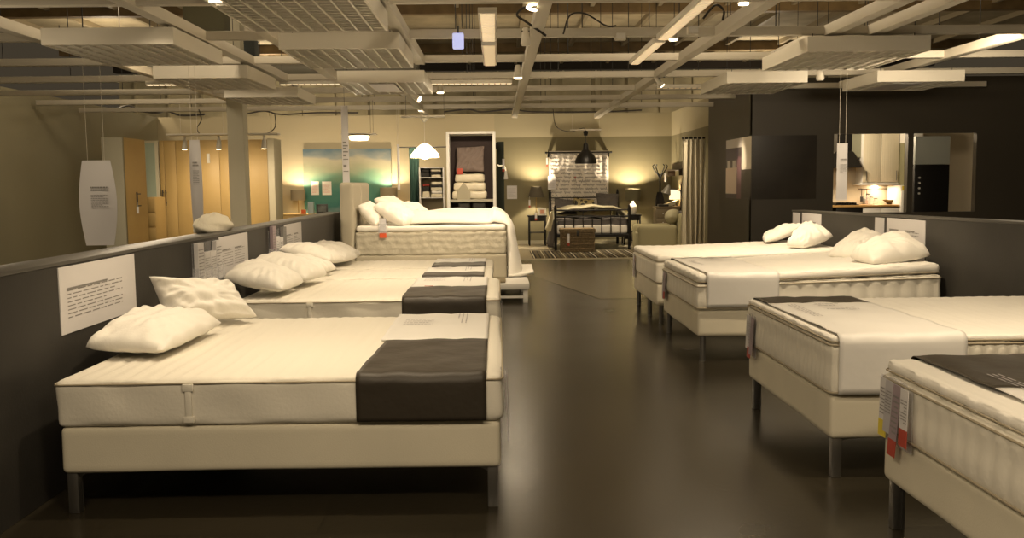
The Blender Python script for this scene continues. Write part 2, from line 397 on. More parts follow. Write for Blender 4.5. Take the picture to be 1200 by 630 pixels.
# linear fixtures with prismatic covers
def linear(x0, x1, ya, yb, z, label, bright=1.2):
    t = thing('linear_ceiling_light', ((x0+x1)/2, (ya+yb)/2, z), label, 'ceiling light', 'slim linear lights on the grid')
    MB().box((x0, ya, z), (x1, yb, z+.05), .004).build('housing', creamg, t)
    mb = MB(); L = max(x1-x0, yb-ya); n = int(L/.08); along = (x1-x0) > (yb-ya)
    for i in range(n):
        u = (i+.5)/n
        if along: x = x0+(x1-x0)*u; mb.box((x-.03, ya+.02, z-.008), (x+.03, yb-.02, z))
        else: y = ya+(yb-ya)*u; mb.box((x0+.02, y-.03, z-.008), (x1-.02, y+.03, z))
    mb.build('diffuser', mat('lit_prism%s' % bright, (1, .78, .48), .5, emit=bright), t, smooth=0)
linear(-.14, .02, 7.9, 9.4, 2.93, 'slim lit ceiling light nearest over the aisle, running lengthways', .55)
linear(-.14, .02, 9.7, 11.3, 2.93, 'slim lit ceiling light over the aisle, directly behind the nearest one', .35)
linear(1.62, 1.75, 7.4, 9.4, 2.93, 'slim lit ceiling light right of the aisle, nearer half of a broken line', .5)
linear(1.62, 1.75, 9.6, 11.3, 2.93, 'slim lit ceiling light right of the aisle, farther half of a broken line', .5)
a = at(505, 98, Z=2.93); linear(a.x, a.x+1.15, a.y, a.y+.12, 2.93, 'slim crosswise light strip in line with the aisle, behind the taped louvre panel', .9)
a = at(327, 98.5, Z=2.95); linear(a.x, a.x+.95, a.y, a.y+.12, 2.95, 'slim crosswise light strip between two louvre panels on the left', .9)
a = at(170, 99, Z=2.95); linear(a.x, a.x+.5, a.y, a.y+.12, 2.95, 'short crosswise light strip at far left below the louvre panels', 1.5)
a = at(770, 103, Z=2.95); linear(a.x, a.x+.72, a.y, a.y+.08, 2.95, 'slim crosswise light strip left of the louvre panel before the dark wall', .25)
# spotlights
def spot_fix(px, py, z, label, tilt=(0, 0, -1), r=.06, lit=True):
    p = at(px, py, Z=z); t = thing('spotlight', p, label, 'spotlight', 'spotlights on the ceiling grid'); d = Vector(tilt).normalized()
    MB().cyl(p-d*.16, p-d*.01, r*.6, 14, r).cyl(p-d*.17, p-d*.155, r*.5, 14).build('body', creamg, t)
    MB().cyl(p-d*.012, p+d*.004, r*.82, 14).build('bulb', glow if lit else creamg, t)
    MB().cyl(p-d*.12, Vector((p.x, p.y, 3.02)) , .012, 8).box((p.x-.04, p.y-.02, 2.99), (p.x+.04, p.y+.02, 3.0)).build('bracket', darkmet, t)
    return p
spot_fix(607, 92, 2.84, 'lit spotlight hanging left of the long lengthways beam above the aisle')
spot_fix(516, 109, 2.84, 'small lit spotlight just right of the taped louvre panel')
spot_fix(492, 116.5, 2.84, 'lit spotlight turned right, above the white dome pendant', (.8, -.2, -.5))
spot_fix(789, 47, 2.9, 'lit round spotlight between the right slim lights and the next beam', r=.05)
spot_fix(871.5, 5, 2.9, 'lit round spotlight at the top of the photo, right half', r=.05)
spot_fix(776, 100, 2.88, 'small lit spotlight tilted over the far end of the aisle', (.6, .3, -.6), r=.045)
spot_fix(616, 53, 2.86, 'unlit spotlight on the second beam above the aisle', r=.05, lit=False)
spot_fix(961, 94, 2.72, 'unlit spotlight between the two right louvre panels, against the dark wall', r=.05, lit=False)
# compact fluorescent bulb at the top
p = at(623, 12, Z=2.95); t = thing('spiral_bulb', p, 'bright spiral bulb hanging at the top edge beside the lengthways beam', 'light bulb')
pts = [p+Vector((.035*math.cos(k*.6), .035*math.sin(k*.6), .012*k*.42)) for k in range(30)]
MB().tube(pts, .013, 8).build('spiral_tube', glow, t); MB().cyl(p+Vector((0, 0, .17)), p+Vector((0, 0, .25)), .035, 12).build('socket', creamg, t)
# blue-lit sign
p = at(537, 50, Z=2.9); t = thing('lit_sign_box', p, 'small pale blue lit box below a beam at top centre', 'sign')
MB().box(p+Vector((-.055, -.04, -.06)), p+Vector((.055, .04, .09)), .012).build('housing', mat('blueglow', (.55, .6, 1), .5, emit=.7), t)
MB().cyl(p+Vector((0, 0, .09)), p+Vector((0, 0, .16)), .01, 6).build('stem', darkmet, t)
# white boxes on beams
for k, (px, py, l) in enumerate(((727, 45, 'small white junction box under the second crosswise beam'), (812, 38, 'small cream control box with loose wires on the second crosswise beam'))):
    p = at(px, py, Z=2.98); t = thing('junction_box', p, l, 'junction box', 'boxes on the beams')
    MB().box(p+Vector((-.055, -.04, -.02)), p+Vector((.055, .04, .06)), .006).build('case', cream, t); MB().box(p+Vector((-.045, -.044, -.01)), p+Vector((.045, -.04, .05))).build('cover', white, t)
# loose cables
cab = mat('black_cable', (.03, .025, .02), .6)
def cable(name_l, pts, Z=None, r=.009, m=None):
    P_ = [at(x, y, Y=Yv) for x, y, Yv in pts]
    o = MB().tube(spline(P_, 8), r, 5).build('cable', m or cab); setp(o, name_l, 'cable', 'loose cables at the ceiling')
cable('black cable looping down to the black pendant lamp', [(648, 128, 21.5), (652, 148, 21), (668, 154, 21), (684, 150, 20.7), (686, 156, 20.5)])
cable('dark cable hanging behind the banner and its track light', [(233, 128, 17), (236, 140, 17), (231, 150, 17), (234, 157, 17)])
cable('dark cable dropping onto the track light right of the grey column', [(322, 134, 17.2), (323, 145, 17), (320, 152, 17), (309, 158, 16.9)])
cable('dark cable arc above the right spotlights', [(824, 22, 9), (838, 6, 9), (848, 12, 9), (847, 24, 9)], r=.012)
cable('grey cable curving at top centre beside the spiral bulb', [(640, 42, 9), (617, 26, 9), (606, 18, 9), (612, 10, 9), (622, 8, 9)], r=.012)
cable('grey cable arc between beams right of the lengthways beam', [(660, 40, 9.3), (668, 18, 9.3), (686, 16, 9.3), (710, 30, 9.3), (722, 30, 9.3)], r=.009)
cable('black cable bundle lying along the far left wall top', [(130, 131, 21), (150, 124, 21.5), (165, 130, 22), (185, 132, 22.5), (196, 130, 22.9), (212, 135, 22.95), (240, 134, 22.95)], r=.025)
cable('black cable running along the far wall top, left half', [(290, 133, 22.95), (310, 130, 22.95), (330, 134, 22.95), (370, 132, 22.95), (420, 132, 22.95)], r=.02)
cable('black cable running along the far wall top, right half', [(520, 131, 22.95), (548, 128, 22.95), (565, 131, 22.95), (600, 128, 22.95), (625, 131, 22.95), (700, 131, 22.95), (752, 129, 22.95)], r=.02)
# ducts and clutter in the roof void
o = MB().cyl((-9, 24.5, 4.6), (-2, 24.5, 4.6), .28, 20).build('ventilation_duct', mat('galvanised', (.22, .21, .17), .5, metal=.3)); setp(o, 'round dull ventilation duct in the dark roof void at left', 'duct')
o = MB().box(at(215, 38, Y=13), at(262, 4, Y=13)+Vector((0, .3, 0)), .01).build('roof_panel', mat('olive_panel', (.09, .085, .05), .8)); setp(o, 'dark olive box panel hanging in the roof void at upper left', 'panel')
o = MB().box(at(286, 70, Y=15), at(298, 42, Y=15)+Vector((0, .25, 0)), .01).build('roof_panel', mat('slate_panel', (.07, .08, .08), .8)); setp(o, 'narrow slate blue box in the roof void behind the left beams', 'panel')
# ================================================================ LOW PARTITIONS
xp = -2.19
t = thing('low_partition', (xp-.1, 8.5, 0), 'long charcoal half-height partition behind the left bed heads', 'partition')
MB().box((xp-.2, 3.0, 0), (xp, 13.05, 1.12), .003).build('panel', partm, t); MB().box((xp-.205, 2.99, 1.12), (xp+.004, 13.06, 1.14), .004).build('cap', partcap, t)
XR = 3.76
def ramp(mb, y0=2.6, y1=11.7, za=1.136, zb=1.20):
    for v in mb.bm.verts:
        if v.co.z > 1: v.co.z += (y1-v.co.y)/(y1-y0)*(.10)
    return mb
t = thing('low_partition', (XR+.1, 7.5, 0), 'charcoal half-height partition behind the right bed heads below the kitchen opening', 'partition')
ramp(MB().box((XR, 3.0, 0), (XR+.15, 11.7, 1.115), .003)).build('panel', partm, t); ramp(MB().box((XR-.004, 2.99, 1.115), (XR+.155, 11.71, 1.136), .004)).build('cap', partcap, t)
# info cards / leaflet racks on partitions
def card(label, X, ya, yb, z0, z1, sgn, rows, cols=1, seed=0, group='info cards on the partitions', top=.35, head=True):
    """sgn +1: card faces +X (left partition)"""
    y0, y1 = min(ya, yb), max(ya, yb)
    t = thing('info_card', (X, (y0+y1)/2, z0), label, 'info card', group)
    MB().box((X, y0, z0), (X+sgn*.006, y1, z1)).build('sheet', paper, t, smooth=0)
    mb = MB(); w = y1-y0; h = z1-z0
    ys = y0 if sgn > 0 else y1; uy = 1 if sgn > 0 else -1
    cw = (w*.84)/cols
    for c in range(cols):
        yy = ys+uy*(w*.08+c*cw)
        textblock(mb, (X+sgn*.006, yy, z1-h*top), (0, uy, 0), (0, 0, -1), cw*.85, h*(1-top)*.7, rows, seed+c, .26, (sgn, 0, 0))
        if head:
            zz = z1-h*(top-.02); a = Vector((X+sgn*.0085, yy, zz)); v = [mb.bm.verts.new(q) for q in (a, a+Vector((0, uy*cw*.6, 0)), a+Vector((0, uy*cw*.6, -h*.03)), a+Vector((0, 0, -h*.03)))]; mb.bm.faces.new(v)
    mb.build('printed_text', ink, t, smooth=0); return t
card('white printed card on the left partition, nearest, above the front bed pillows', xp, 4.6, 5.56, .77, 1.11, 1, 8, 1, 1, top=.34)
card('white printed card in two text columns behind the second left bed', xp, 7.26, 8.09, .80, 1.11, 1, 7, 2, 2)
card('white printed card farthest on the left partition, behind the third left bed', xp, 9.50, 10.32, .79, 1.11, 1, 7, 2, 5)
def leaflets(label, y0, y1, z0, z1, seed):
    t = thing('leaflet_rack', (xp, (y0+y1)/2, z0), label, 'leaflet rack', 'leaflet racks on the left partition'); rnd = random.Random(seed); n = 4; w = (y1-y0)/n
    mb = MB(); mb.box((xp, y0, z0), (xp+.006, y1, z0+.30)); mb.box((xp+.055, y0, z0), (xp+.06, y1, z0+.10)); mb.box((xp, y0, z0), (xp+.06, y1, z0+.006))
    for i in range(n+1): y = y0+w*i; mb.box((xp, y-.002, z0), (xp+.06, y+.002, z0+.12))
    mb.build('holder', plastic, t, smooth=0)
    hs = [z1-z0, .22, .22, z1-z0-.01]
    for i in range(n):
        y = y0+w*i; zz = z0+hs[i]+rnd.uniform(-.01, .01); tl = .012
        lf = MB().box((xp+.012, y+.006, z0+.008), (xp+.045, y+w-.006, zz), .002)
        q = lf.build('leaflet_stack', [paper, mat('grey_leaflet', (.25, .24, .23), .6), paper, paper][(i+seed) % 4] if i else (paper if seed == 1 else violet), t, smooth=0)
        mb = MB(); textblock(mb, (xp+.045, y+.012, zz-.04), (0, 1, 0), (0, 0, -1), w-.03, hs[i]*.7, 9, seed*7+i, .3, (1, 0, 0)); mb.build('printed_text', ink, q, smooth=0)
leaflets('clear rack of white and grey leaflets above the second left bed pillows', 6.62, 7.2, .80, 1.11, 1)
leaflets('tight rack of white and violet leaflets above the third left bed pillows', 8.84, 9.42, .79, 1.115, 2)
def rcard(px0, px1, label, rows, cols, seed, top=.3):
    a = at(px0, 260, X=XR); b = at(px1, 260, X=XR); k = (11.7-(a.y+b.y)/2)/9.1*.10
    return card(label, XR, a.y, b.y, .76+k*.5, 1.105+k, -1, rows, cols, seed, top=top)
rcard(929.5, 937.5, 'narrow pale strip card at the far end of the right partition', 3, 1, 11, .7)
rcard(940.5, 962.5, 'printed card in two columns behind the farthest right bed, beside a narrow strip card', 7, 2, 12)
rcard(1026, 1036.5, 'narrow pale strip card beside the nearer printed card on the right partition', 3, 1, 13, .7)
rcard(1040, 1085, 'wide printed card at right photo edge above the nearer pair of pillows', 7, 2, 15)
# ================================================================ BEDS
def leg(root, x, y, z1, r=.022, kind='round', dx=1, dy=1):
    mb = MB()
    if kind == 'round': mb.cyl((x, y, .004), (x, y, z1), r, 16).cyl((x, y, 0), (x, y, .006), r*1.15, 16)
    else:   # angled sheet steel leg: two flanges and a fold line, gusset arm on top
        mb.box((x-r, y-r, 0), (x+r, y+r, z1), .004); mb.box((x-dx*r, y-dy*r-.0, .0), (x-dx*(r-.012), y-dy*(r+.006), z1))
        mb.poly([(x-dx*r, y-.004*dy, z1), (x-dx*r, y-.004*dy, z1-.035), (x-dx*(r+.03), y-.004*dy, z1-.018), (x-dx*.20, y-.004*dy, z1-.008), (x-dx*.20, y-.004*dy, z1)], (0, .008, 0))
        mb.poly([(x-.004, y-dy*r, z1), (x-.004, y-dy*r, z1-.035), (x-.004, y-dy*(r+.03), z1-.018), (x-.004, y-dy*.14, z1-.008), (x-.004, y-dy*.14, z1)], (.008, 0, 0))
    mb.build('leg', steel if kind != 'dark' else darkmet, root)
def rrect(x0, x1, y0, y1, z, r, n=6):
    pts = []
    for cx_, cy_, a0 in ((x1-r, y1-r, 0), (x0+r, y1-r, 90), (x0+r, y0+r, 180), (x1-r, y0+r, 270)):
        for k in range(n+1): a = R(a0+90*k/n); pts.append((cx_+r*math.cos(a), cy_+r*math.sin(a), z))
    return pts
def bed(label, x0, x1, y0, y1, zs, foot, kind='round', topper=None, ribs=None, chan='x', group='display beds on legs', legs=None, handles=False, pipz=(), rise=0, seed=0, lx=.05, sidem=None):
    """zs=(base bottom, base top, mattress top); foot=+1 foot at x1, -1 foot at x0"""
    t = thing('bed', ((x0+x1)/2, (y0+y1)/2, 0), label, 'bed', group)
    zb, z1, z2 = zs
    hx = x0 if foot > 0 else x1
    def lift(mb):
        if rise:
            for v in mb.bm.verts:
                k = abs(v.co.x-(x0 if foot < 0 else x1))/(x1-x0); v.co.z += rise*max(0, k-.25)/.75*(v.co.z-z1)/(z2-z1) if v.co.z > z1 else 0
        return mb
    mb = MB().soft((x0+.012, y0+.012, zb), (x1-.012, y1-.012, z1), .025, .12, lambda p, n: wr(p, 5, .0025, seed)); mb.build('base', basefab, t, smooth=60)
    def disp(p, n):
        if n.z > .7:
            edge = min(p.x-x0, x1-p.x, p.y-y0, y1-p.y); k = min(1, max(0, edge/.06))
            if chan == 'x': ph = abs(math.sin(p.x*math.pi/.075+.25*math.sin(p.y*5+seed)))
            else: ph = abs(math.sin(p.x*math.pi/.12))*.7+abs(math.sin(p.y*math.pi/.12))*.3
            return .011*(ph**.6-.7)*k+.003*math.sin(p.x*9+seed)*math.sin(p.y*8)*k
        if n.z < -.5: return 0
        if ribs:
            s_ = p.y if abs(n.x) > .5 else p.x
            hz = (p.z-z1)/(z2-z1); return (.014 if ribs < .1 else .010)*(abs(math.sin(s_*math.pi/ribs))**.7-.6)*min(1, max(0, min(hz, 1-hz)*8))+.002*math.sin(p.z*40)
        return .004*math.sin(p.x*7+seed)*math.sin(p.z*22+p.y*4)+.003*math.sin(p.x*17+p.z*15)
    mt = z2-(topper or 0)
    m = lift(MB().soft((x0, y0, z1), (x1, y1, mt), .035, .014 if ribs and ribs < .1 else .022, disp)).build('mattress', ticking if ribs else ticking, t, smooth=60)
    for pz in pipz:
        lift(MB().tube(rrect(x0-.002, x1+.002, y0-.002, y1+.002, pz, .036), .005, 6, True)).build('piping', piping, m, smooth=60)
    if topper:
        f = lift(MB().soft((x0+.01, y0+.01, mt+.002), (x1-.01, y1-.01, z2), min(.04, topper*.45), .03, lambda p, n: disp(p, n) if n.z > .7 else .004*math.sin(p.x*25+p.y*31)+.003*math.sin(p.y*60)))
        f.build('topper', linen, t, smooth=60)
        lift(MB().tube(rrect(x0+.005, x1-.005, y0+.005, y1-.005, mt+.012, .04), .004, 6, True)).build('piping', piping, m, smooth=60)
    if handles:
        for hx_ in handles:
            q = MB(); n = 10
            q.box((hx_-.012, y0-.012, z1+.03), (hx_+.018, y0-.003, mt-.03), .004).box((hx_-.022, y0-.015, mt-.055), (hx_+.028, y0-.003, mt-.02), .004).box((hx_-.022, y0-.015, z1+.02), (hx_+.028, y0-.003, z1+.05), .004)
            q.build('handle', ticking, m)
    fx = x1-lx if foot > 0 else x0+lx; hx2 = x0+lx if foot > 0 else x1-lx
    for (lx_, ly_) in (legs or [(fx, y0+.055), (fx, y1-.055), (hx2, y0+.055), (hx2, y1-.055)]):
        leg(t, lx_, ly_, zb+.005, .024, kind, 1 if lx_ > (x0+x1)/2 else -1, -1 if ly_ < (y0+y1)/2 else 1)
    return t, lift
def runner(label, x0, x1, y0, y1, zt, zbot, split, near_dark, seed=0, lift=None, far_hang=.2, skew=0):
    """cloth over the foot end, across the bed. split = y where dark and white meet on top"""
    t = thing('foot_runner', ((x0+x1)/2, (y0+y1)/2, zt), label, 'bed runner', 'display runners across the bed ends'); o = .012; r = .035
    prof = []
    N = 10; L1 = zt-zbot
    for i in range(8): prof.append((y0-o, zbot+(L1-r)*i/8))
    for i in range(7): a = math.pi/2*i/6; prof.append((y0-o+ (r+o)*(1-math.cos(a)), zt-r+(r+o)*math.sin(a)))
    for i in range(1, 30): prof.append((y0+r+(y1-y0-2*r)*i/30, zt+o))
    for i in range(7): a = math.pi/2*i/6; prof.append((y1-r+(r+o)*math.sin(a), zt-r+(r+o)*math.cos(a)))
    for i in range(1, 6): prof.append((y1+o, zt-r-far_hang*i/6))
    k0 = next(i for i, p in enumerate(prof) if p[0] > split)
    def mk(ps, name, m, nm):
        mb = MB(); n = len(ps)-1
        def f(u, v):
            i = min(int(round(v*n)), n); y, z = ps[i]; x = x0+(x1-x0)*u
            if skew and name == 'dark_panel': x += skew*(1-u)*max(0, min(1, (y-y0)/(split-y0)))
            side = z < zt-.02
            d = .004*math.sin(9*x+7*y+seed)+.003*math.sin(23*x-11*y+seed*2) if not side else .006*math.sin(6*x+4*z+seed)
            return Vector((x, y+(d if side else 0)*(1 if y > (y0+y1)/2 else -1)*.5, z+(abs(d) if not side else 0)))
        mb.grid(f, 26, n); 
        if lift: lift(mb)
        return mb.build(name, m, t, smooth=60, solid=.003)
    A = mk(prof[:k0+1], 'dark_panel' if near_dark else 'white_panel', darkvin if near_dark else whitevin, 0)
    B = mk(prof[k0:], 'white_panel' if near_dark else 'dark_panel', whitevin if near_dark else darkvin, 1)
    W = B if near_dark else A
    mb = MB(); zz = zt+o+.008
    w = x1-x0; yy = (split+y1)/2 if near_dark else split-.05
    if near_dark:
        textblock(mb, (x0+w*.12, yy+.25, zz), (1, 0, 0), (0, -1, 0), w*.3, .25, 4, seed, .25, (0, 0, 1)); textblock(mb, (x1-w*.22, y1-.08, zz), (0, -1, 0), (-1, 0, 0), .4, w*.13, 3, seed+3, .3, (0, 0, 1))
    else:
        textblock(mb, (x0+w*.4, yy, zz), (1, 0, 0), (0, -1, 0), w*.3, .3, 4, seed, .25, (0, 0, 1)); textblock(mb, (x0+.14, y1-.45, zz), (0, -1, 0), (-1, 0, 0), .5, w*.1, 3, seed+3, .3, (0, 0, 1))
    if lift: lift(mb)
    mb.build('printed_text', mat('faint_ink', (.42, .40, .40), .7), W, smooth=0)
    return t
G1 = 'left row of display beds'
B1, _ = bed('front left wide white mattress bed, largest, on angled steel legs', -2.03, .015, 4.16, 6.12, (.195, .412, .632), 1, 'angle', handles=(-1.42,), group=G1, pipz=(.612,), seed=1)
runner('dark brown and white runner over the front left bed', -.655, -.06, 4.16, 6.12, .632, .425, 5.02, True, 1, skew=.03)
B2, _ = bed('second left white mattress bed behind the front one, lower half hidden', -2.03, .015, 7.05, 8.58, (.195, .412, .632), 1, 'angle', handles=(-1.45,), group=G1, pipz=(.612,), seed=2)
runner('dark and white runner with a tiny red mark on the second left bed', -.74, -.09, 7.05, 8.58, .632, .425, 7.72, True, 2)
B3, _ = bed('third left narrow white bed, third from the camera', -2.03, -.05, 8.70, 9.62, (.195, .412, .632), 1, 'angle', group=G1, seed=3)
runner('dark and white runner on the third left bed', -.72, -.13, 8.70, 9.62, .632, .425, 9.02, True, 3)
B4, _ = bed('fourth left narrow white bed, in front of the upholstered bed platform', -2.03, -.05, 9.74, 10.75, (.195, .412, .632), 1, 'angle', group=G1, seed=4)
runner('dark and white runner on the fourth left bed', -.70, -.13, 9.74, 10.75, .632, .425, 10.16, True, 4)
G2 = 'right row of display beds'
B5, l5 = bed('farthest right bed with a quilted pillow top mattress on steel legs', 1.67, 3.72, 9.66, 11.35, (.20, .43, .73), -1, 'round', topper=.07, group=G2, ribs=.16, seed=5, pipz=(.45,), rise=.05, lx=.07, chan='q',
    legs=[(1.74, 9.73), (1.72, 10.35), (1.74, 11.28), (3.6, 9.75), (3.6, 11.25)])
B6, l6 = bed('second farthest right bed with thick topper and piped cream mattress', 1.65, 3.70, 7.58, 9.18, (.215, .435, .735), -1, 'round', topper=.075, group=G2, seed=6, pipz=(.455, .635), rise=.075, ribs=.14, lx=.065)
B7, l7 = bed('right bed with vertically ribbed mattress side on angled steel legs', 1.65, 3.68, 4.50, 6.04, (.205, .425, .725), -1, 'angle', topper=.035, group=G2, seed=7, pipz=(.445, .685), ribs=.062, lx=.055)
B8, l8 = bed('nearest right bed cut off by the lower right photo edge', 1.655, 3.68, 2.35, 3.90, (.215, .425, .735), -1, 'angle', topper=.055, group=G2, seed=8, pipz=(.445, .66), ribs=.1, lx=.055)
runner('white printed runner with a dark far end on the second farthest right bed', 1.735, 2.335, 7.58, 9.18, .735, .462, 9.06, False, 5)
runner('white printed runner with a dark far end on the ribbed right bed', 1.69, 2.33, 4.50, 6.04, .725, .437, 5.68, False, 6)
runner('runner with dark panel at the foot of the nearest right bed', 1.78, 2.4, 2.35, 3.90, .735, .455, 3.2, False, 7)
# tiny red logo-like marks on runners
setp(MB().box((-.62, 7.74, .652), (-.55, 7.77, .654)).build('red_label', redink), 'tiny red label on the runner of the second left bed', 'label')
# side tag of mattress B7
# ---------------------------------------------------------------- pillows
PG = 'white pillows on the display beds'
def pl(label, c, th, seed, **k): return pillow('pillow', c, th, linen, label, 'pillow', PG, seed=seed, **k)
pl('white pillow lying flat at the near left corner of the front left bed', [(-2.12, 4.62, .70), (-1.66, 4.55, .69), (-1.62, 5.50, .70), (-2.12, 5.42, .78)], .21, 1)
pl('white pillow propped upright against the partition on the front left bed', [(-2.15, 5.60, .985), (-1.73, 6.05, .90), (-1.50, 5.86, .665), (-2.08, 5.60, .66)], .20, 2, bot=1, wa=.016, pinch=.09)
a = [at(258, 328, Z=.76), at(352, 338, Z=.69), at(398, 322, Z=.70)]
pl('white pillow lying nearest on the second left bed', [(-2.16, 7.14, .80), (-1.66, 7.12, .70), (-1.60, 7.74, .70), (-2.14, 7.76, .86)], .24, 3)
pl('white pillow lying behind the nearest one on the second left bed', [(-2.14, 7.86, .86), (-1.60, 7.74, .72), (-1.52, 8.40, .70), (-2.12, 8.5, .84)], .24, 4)
pl('white pillow lying nearest on the third left bed', [(-2.12, 8.74, .76), (-1.68, 8.72, .69), (-1.56, 9.08, .69), (-2.1, 9.14, .80)], .19, 5)
pl('white pillow lying over its neighbour on the third left bed', [(-2.16, 8.98, .90), (-1.64, 9.05, .76), (-1.56, 9.60, .72), (-2.14, 9.62, .88)], .20, 6)
pl('white pillow on the fourth left bed nearest its near edge', [(-2.12, 9.80, .80), (-1.62, 9.85, .70), (-1.54, 10.35, .70), (-2.10, 10.4, .84)], .19, 7)
pl('white pillow on the fourth left bed, far side', [(-2.12, 10.36, .80), (-1.62, 10.33, .72), (-1.56, 10.72, .70), (-2.10, 10.75, .84)], .19, 8)
pl('white pillow farthest on the farthest right bed, half hidden', [(3.12, 10.75, .79), (3.66, 10.85, .98), (3.70, 11.35, .90), (3.25, 11.3, .78)], .20, 9)
pl('white pillow leaning on the partition, nearer one of the farthest right bed', [(3.15, 10.05, .79), (3.30, 9.86, .79), (3.70, 10.0, .90), (3.62, 10.72, 1.02)], .24, 10)
pl('white pillow in the middle, farther one of the second farthest right bed', [(3.08, 8.62, .79), (3.40, 8.35, .79), (3.74, 8.72, .92), (3.66, 9.15, 1.00)], .24, 11)
pl('white pillow at the right photo edge on the second farthest right bed', [(3.10, 8.12, .82), (3.16, 7.70, .80), (3.72, 7.75, .86), (3.70, 8.35, 1.02)], .27, 12)
# fluffy white bundle behind the left partition, lying over its back edge
pts = []
mb = MB(); rnd = random.Random(3)
c = at(250, 270, X=-2.36)
def ff(u, v):
    th = u*2*math.pi; ph = (v-.5)*math.pi; d = 1+.05*math.sin(4*th+2*ph)+.05*math.sin(7*ph+3*th)+.02*math.sin(11*th)
    return Vector((c.x+.11*math.cos(ph)*math.cos(th)*d, c.y+.40*math.cos(ph)*math.sin(th)*d, max(1.1405, 1.14+.045+.10*math.sin(ph)*d)))
mb.grid(ff, 60, 30); bmesh.ops.remove_doubles(mb.bm, verts=mb.bm.verts, dist=1e-4)
setp(mb.build('fluffy_throw', mat('fleece', (.85, .80, .66), .95, bump=(50, .35)), smooth=80), 'crumpled cream fluffy throw lying on top of the left partition', 'throw')
# ---------------------------------------------------------------- price tags hanging on bed feet
def tags(label, x, ys, zt, lens, tips, seed=0, dx=-1):
    t = thing('price_tag_bundle', (x, sum(ys)/len(ys), zt), label, 'price tags', 'price tags hanging at the bed feet')
    for i, (y, L, tip) in enumerate(zip(ys, lens, tips)):
        ang = (i % 3-1)*.06; X0 = x+dx*(.006+.006*i)
        def T(p): 
            q = Vector(p); d = zt-q.z; return Vector((X0+dx*(.012*d*4)+q.x, y+q.y+d*ang, q.z))
        mb = MB().box((-.001, -.035, zt-L), (.001, .035, zt))
        for v in mb.bm.verts: v.co = T(v.co)
        s_ = mb.build('slip', [paper, mat('greyslip', (.5, .48, .5), .5), violet][i % 3] if tip != 'v' else violet, t, smooth=0)
        if tip in ('r', 'y'):
            mb = MB().box((-.0016, -.036, zt-L-.01), (.0016, .036, zt-L+.06))
            for v in mb.bm.verts: v.co = T(v.co)
            mb.build('coloured_tip', redink if tip == 'r' else yelink, s_, smooth=0)
        mb = MB(); textblock(mb, (0, -.028, zt-.04), (0, 1, 0), (0, 0, -1), .056, L-.12, 8, seed+i, .35, (dx, 0, 0), .002)
        for v in mb.bm.verts: v.co = T(v.co)
        mb.build('printed_text', ink, s_, smooth=0)
    mb = MB().tube(spline([(x+.01, ys[0], zt+.0), (x-.012*abs(dx), sum(ys)/len(ys), zt+.02), (x+.01, ys[-1], zt+.0)], 6), .003, 5)
    mb.box((x+dx*.004-.001, min(ys)-.03, zt-.26), (x+dx*.004+.001, max(ys)+.03, zt+.01)); mb.build('clear_pouch', plastic, t)
tags('tag bundle with yellow and red tips at the foot of the nearest right bed', 1.655, [3.86, 3.79, 3.70, 3.62], .66, [.24, .22, .29, .22], ['y', 'n', 'r', 'r'], 1)
tags('violet and white tag bundle at the far corner of the ribbed right bed', 1.65, [5.98, 5.90, 5.83], .63, [.22, .26, .24], ['n', 'r', 'v'], 2)
tags('tag bundle at the far corner of the second farthest right bed', 1.65, [9.08, 9.0, 8.92], .62, [.24, .26, .24], ['n', 'v', 'r'], 3)
tags('tag bundle at the far corner of the farthest right bed', 1.67, [11.2, 11.1], .62, [.26, .24], ['n', 'v'], 4)
tags('tag bundle seen edge-on at the foot of the front left bed', .02, [4.30, 4.38, 4.46], .60, [.30, .27, .24], ['v', 'n', 'n'], 5, dx=1)
tags('small tag bundle at the foot of the second left bed', .02, [7.2, 7.3], .57, [.26, .24], ['n', 'v'], 6, dx=1)
# ================================================================ UPHOLSTERED BED ON PLATFORM
t = thing('display_platform', (-.9, 12.9, 0), 'low white slatted display platform under the upholstered bed', 'platform')
MB().box((-2.1, 11.6, .17), (.40, 14.1, .25), .006).build('top', white, t)
mb = MB()
for x in (-2.05, -.8, .35):
    for y in (11.65, 12.85, 14.05): MB().box((x-.03, y-.03, 0), (x+.03, y+.03, .17), .003).build('leg', white, t)
MB().box((-2.05, 11.62, .06), (.32, 11.64, .09)).build('rail', white, t)
o = MB().soft((-.35, 11.66, .252), (.10, 12.15, .275), .01, .04, lambda p, n: .006*math.sin(p.x*60)*math.sin(p.y*55)).build('rug_sample', mat('shaggy_sample', (.24, .20, .13), .95, bump=(60, 1)), smooth=60)
setp(o, 'brown textured rug sample on the white platform at the bed foot', 'rug sample')
t = thing('upholstered_bed', (-.9, 13.0, .25), 'beige upholstered box bed with tall padded headboard on a white platform', 'bed')
X0, X1, YA, YB5 = -1.90, .12, 12.3, 13.95
MB().soft((X0, YA, .25), (X1, YB5, .575), .03, .15, lambda p, n: .002*math.sin(p.x*9)).build('base', greige, t, smooth=60)
def q5(p, n):
    if n.z > .7: return 0
    s_ = p.x if abs(n.y) > .5 else p.y
    return .013*(abs(math.sin(s_*math.pi/.15+math.sin(p.z*18)))**.6-.6)+.010*abs(math.sin(p.z*math.pi/.09+.4*math.sin(s_*9)))
m = MB().soft((X0+.01, YA+.01, .58), (X1-.01, YB5, .885), .03, .035, q5).build('mattress', quiltg, t, smooth=60)
MB().tube(rrect(X0+.01, X1-.01, YA+.008, YB5, .875, .04), .006, 6, True).build('piping', piping, m)
MB().soft((X0+.02, YA+.015, .887), (X1-.01, YB5-.01, .96), .03, .06, lambda p, n: wr(p, 8, .006)).build('topper', linen, t, smooth=60)
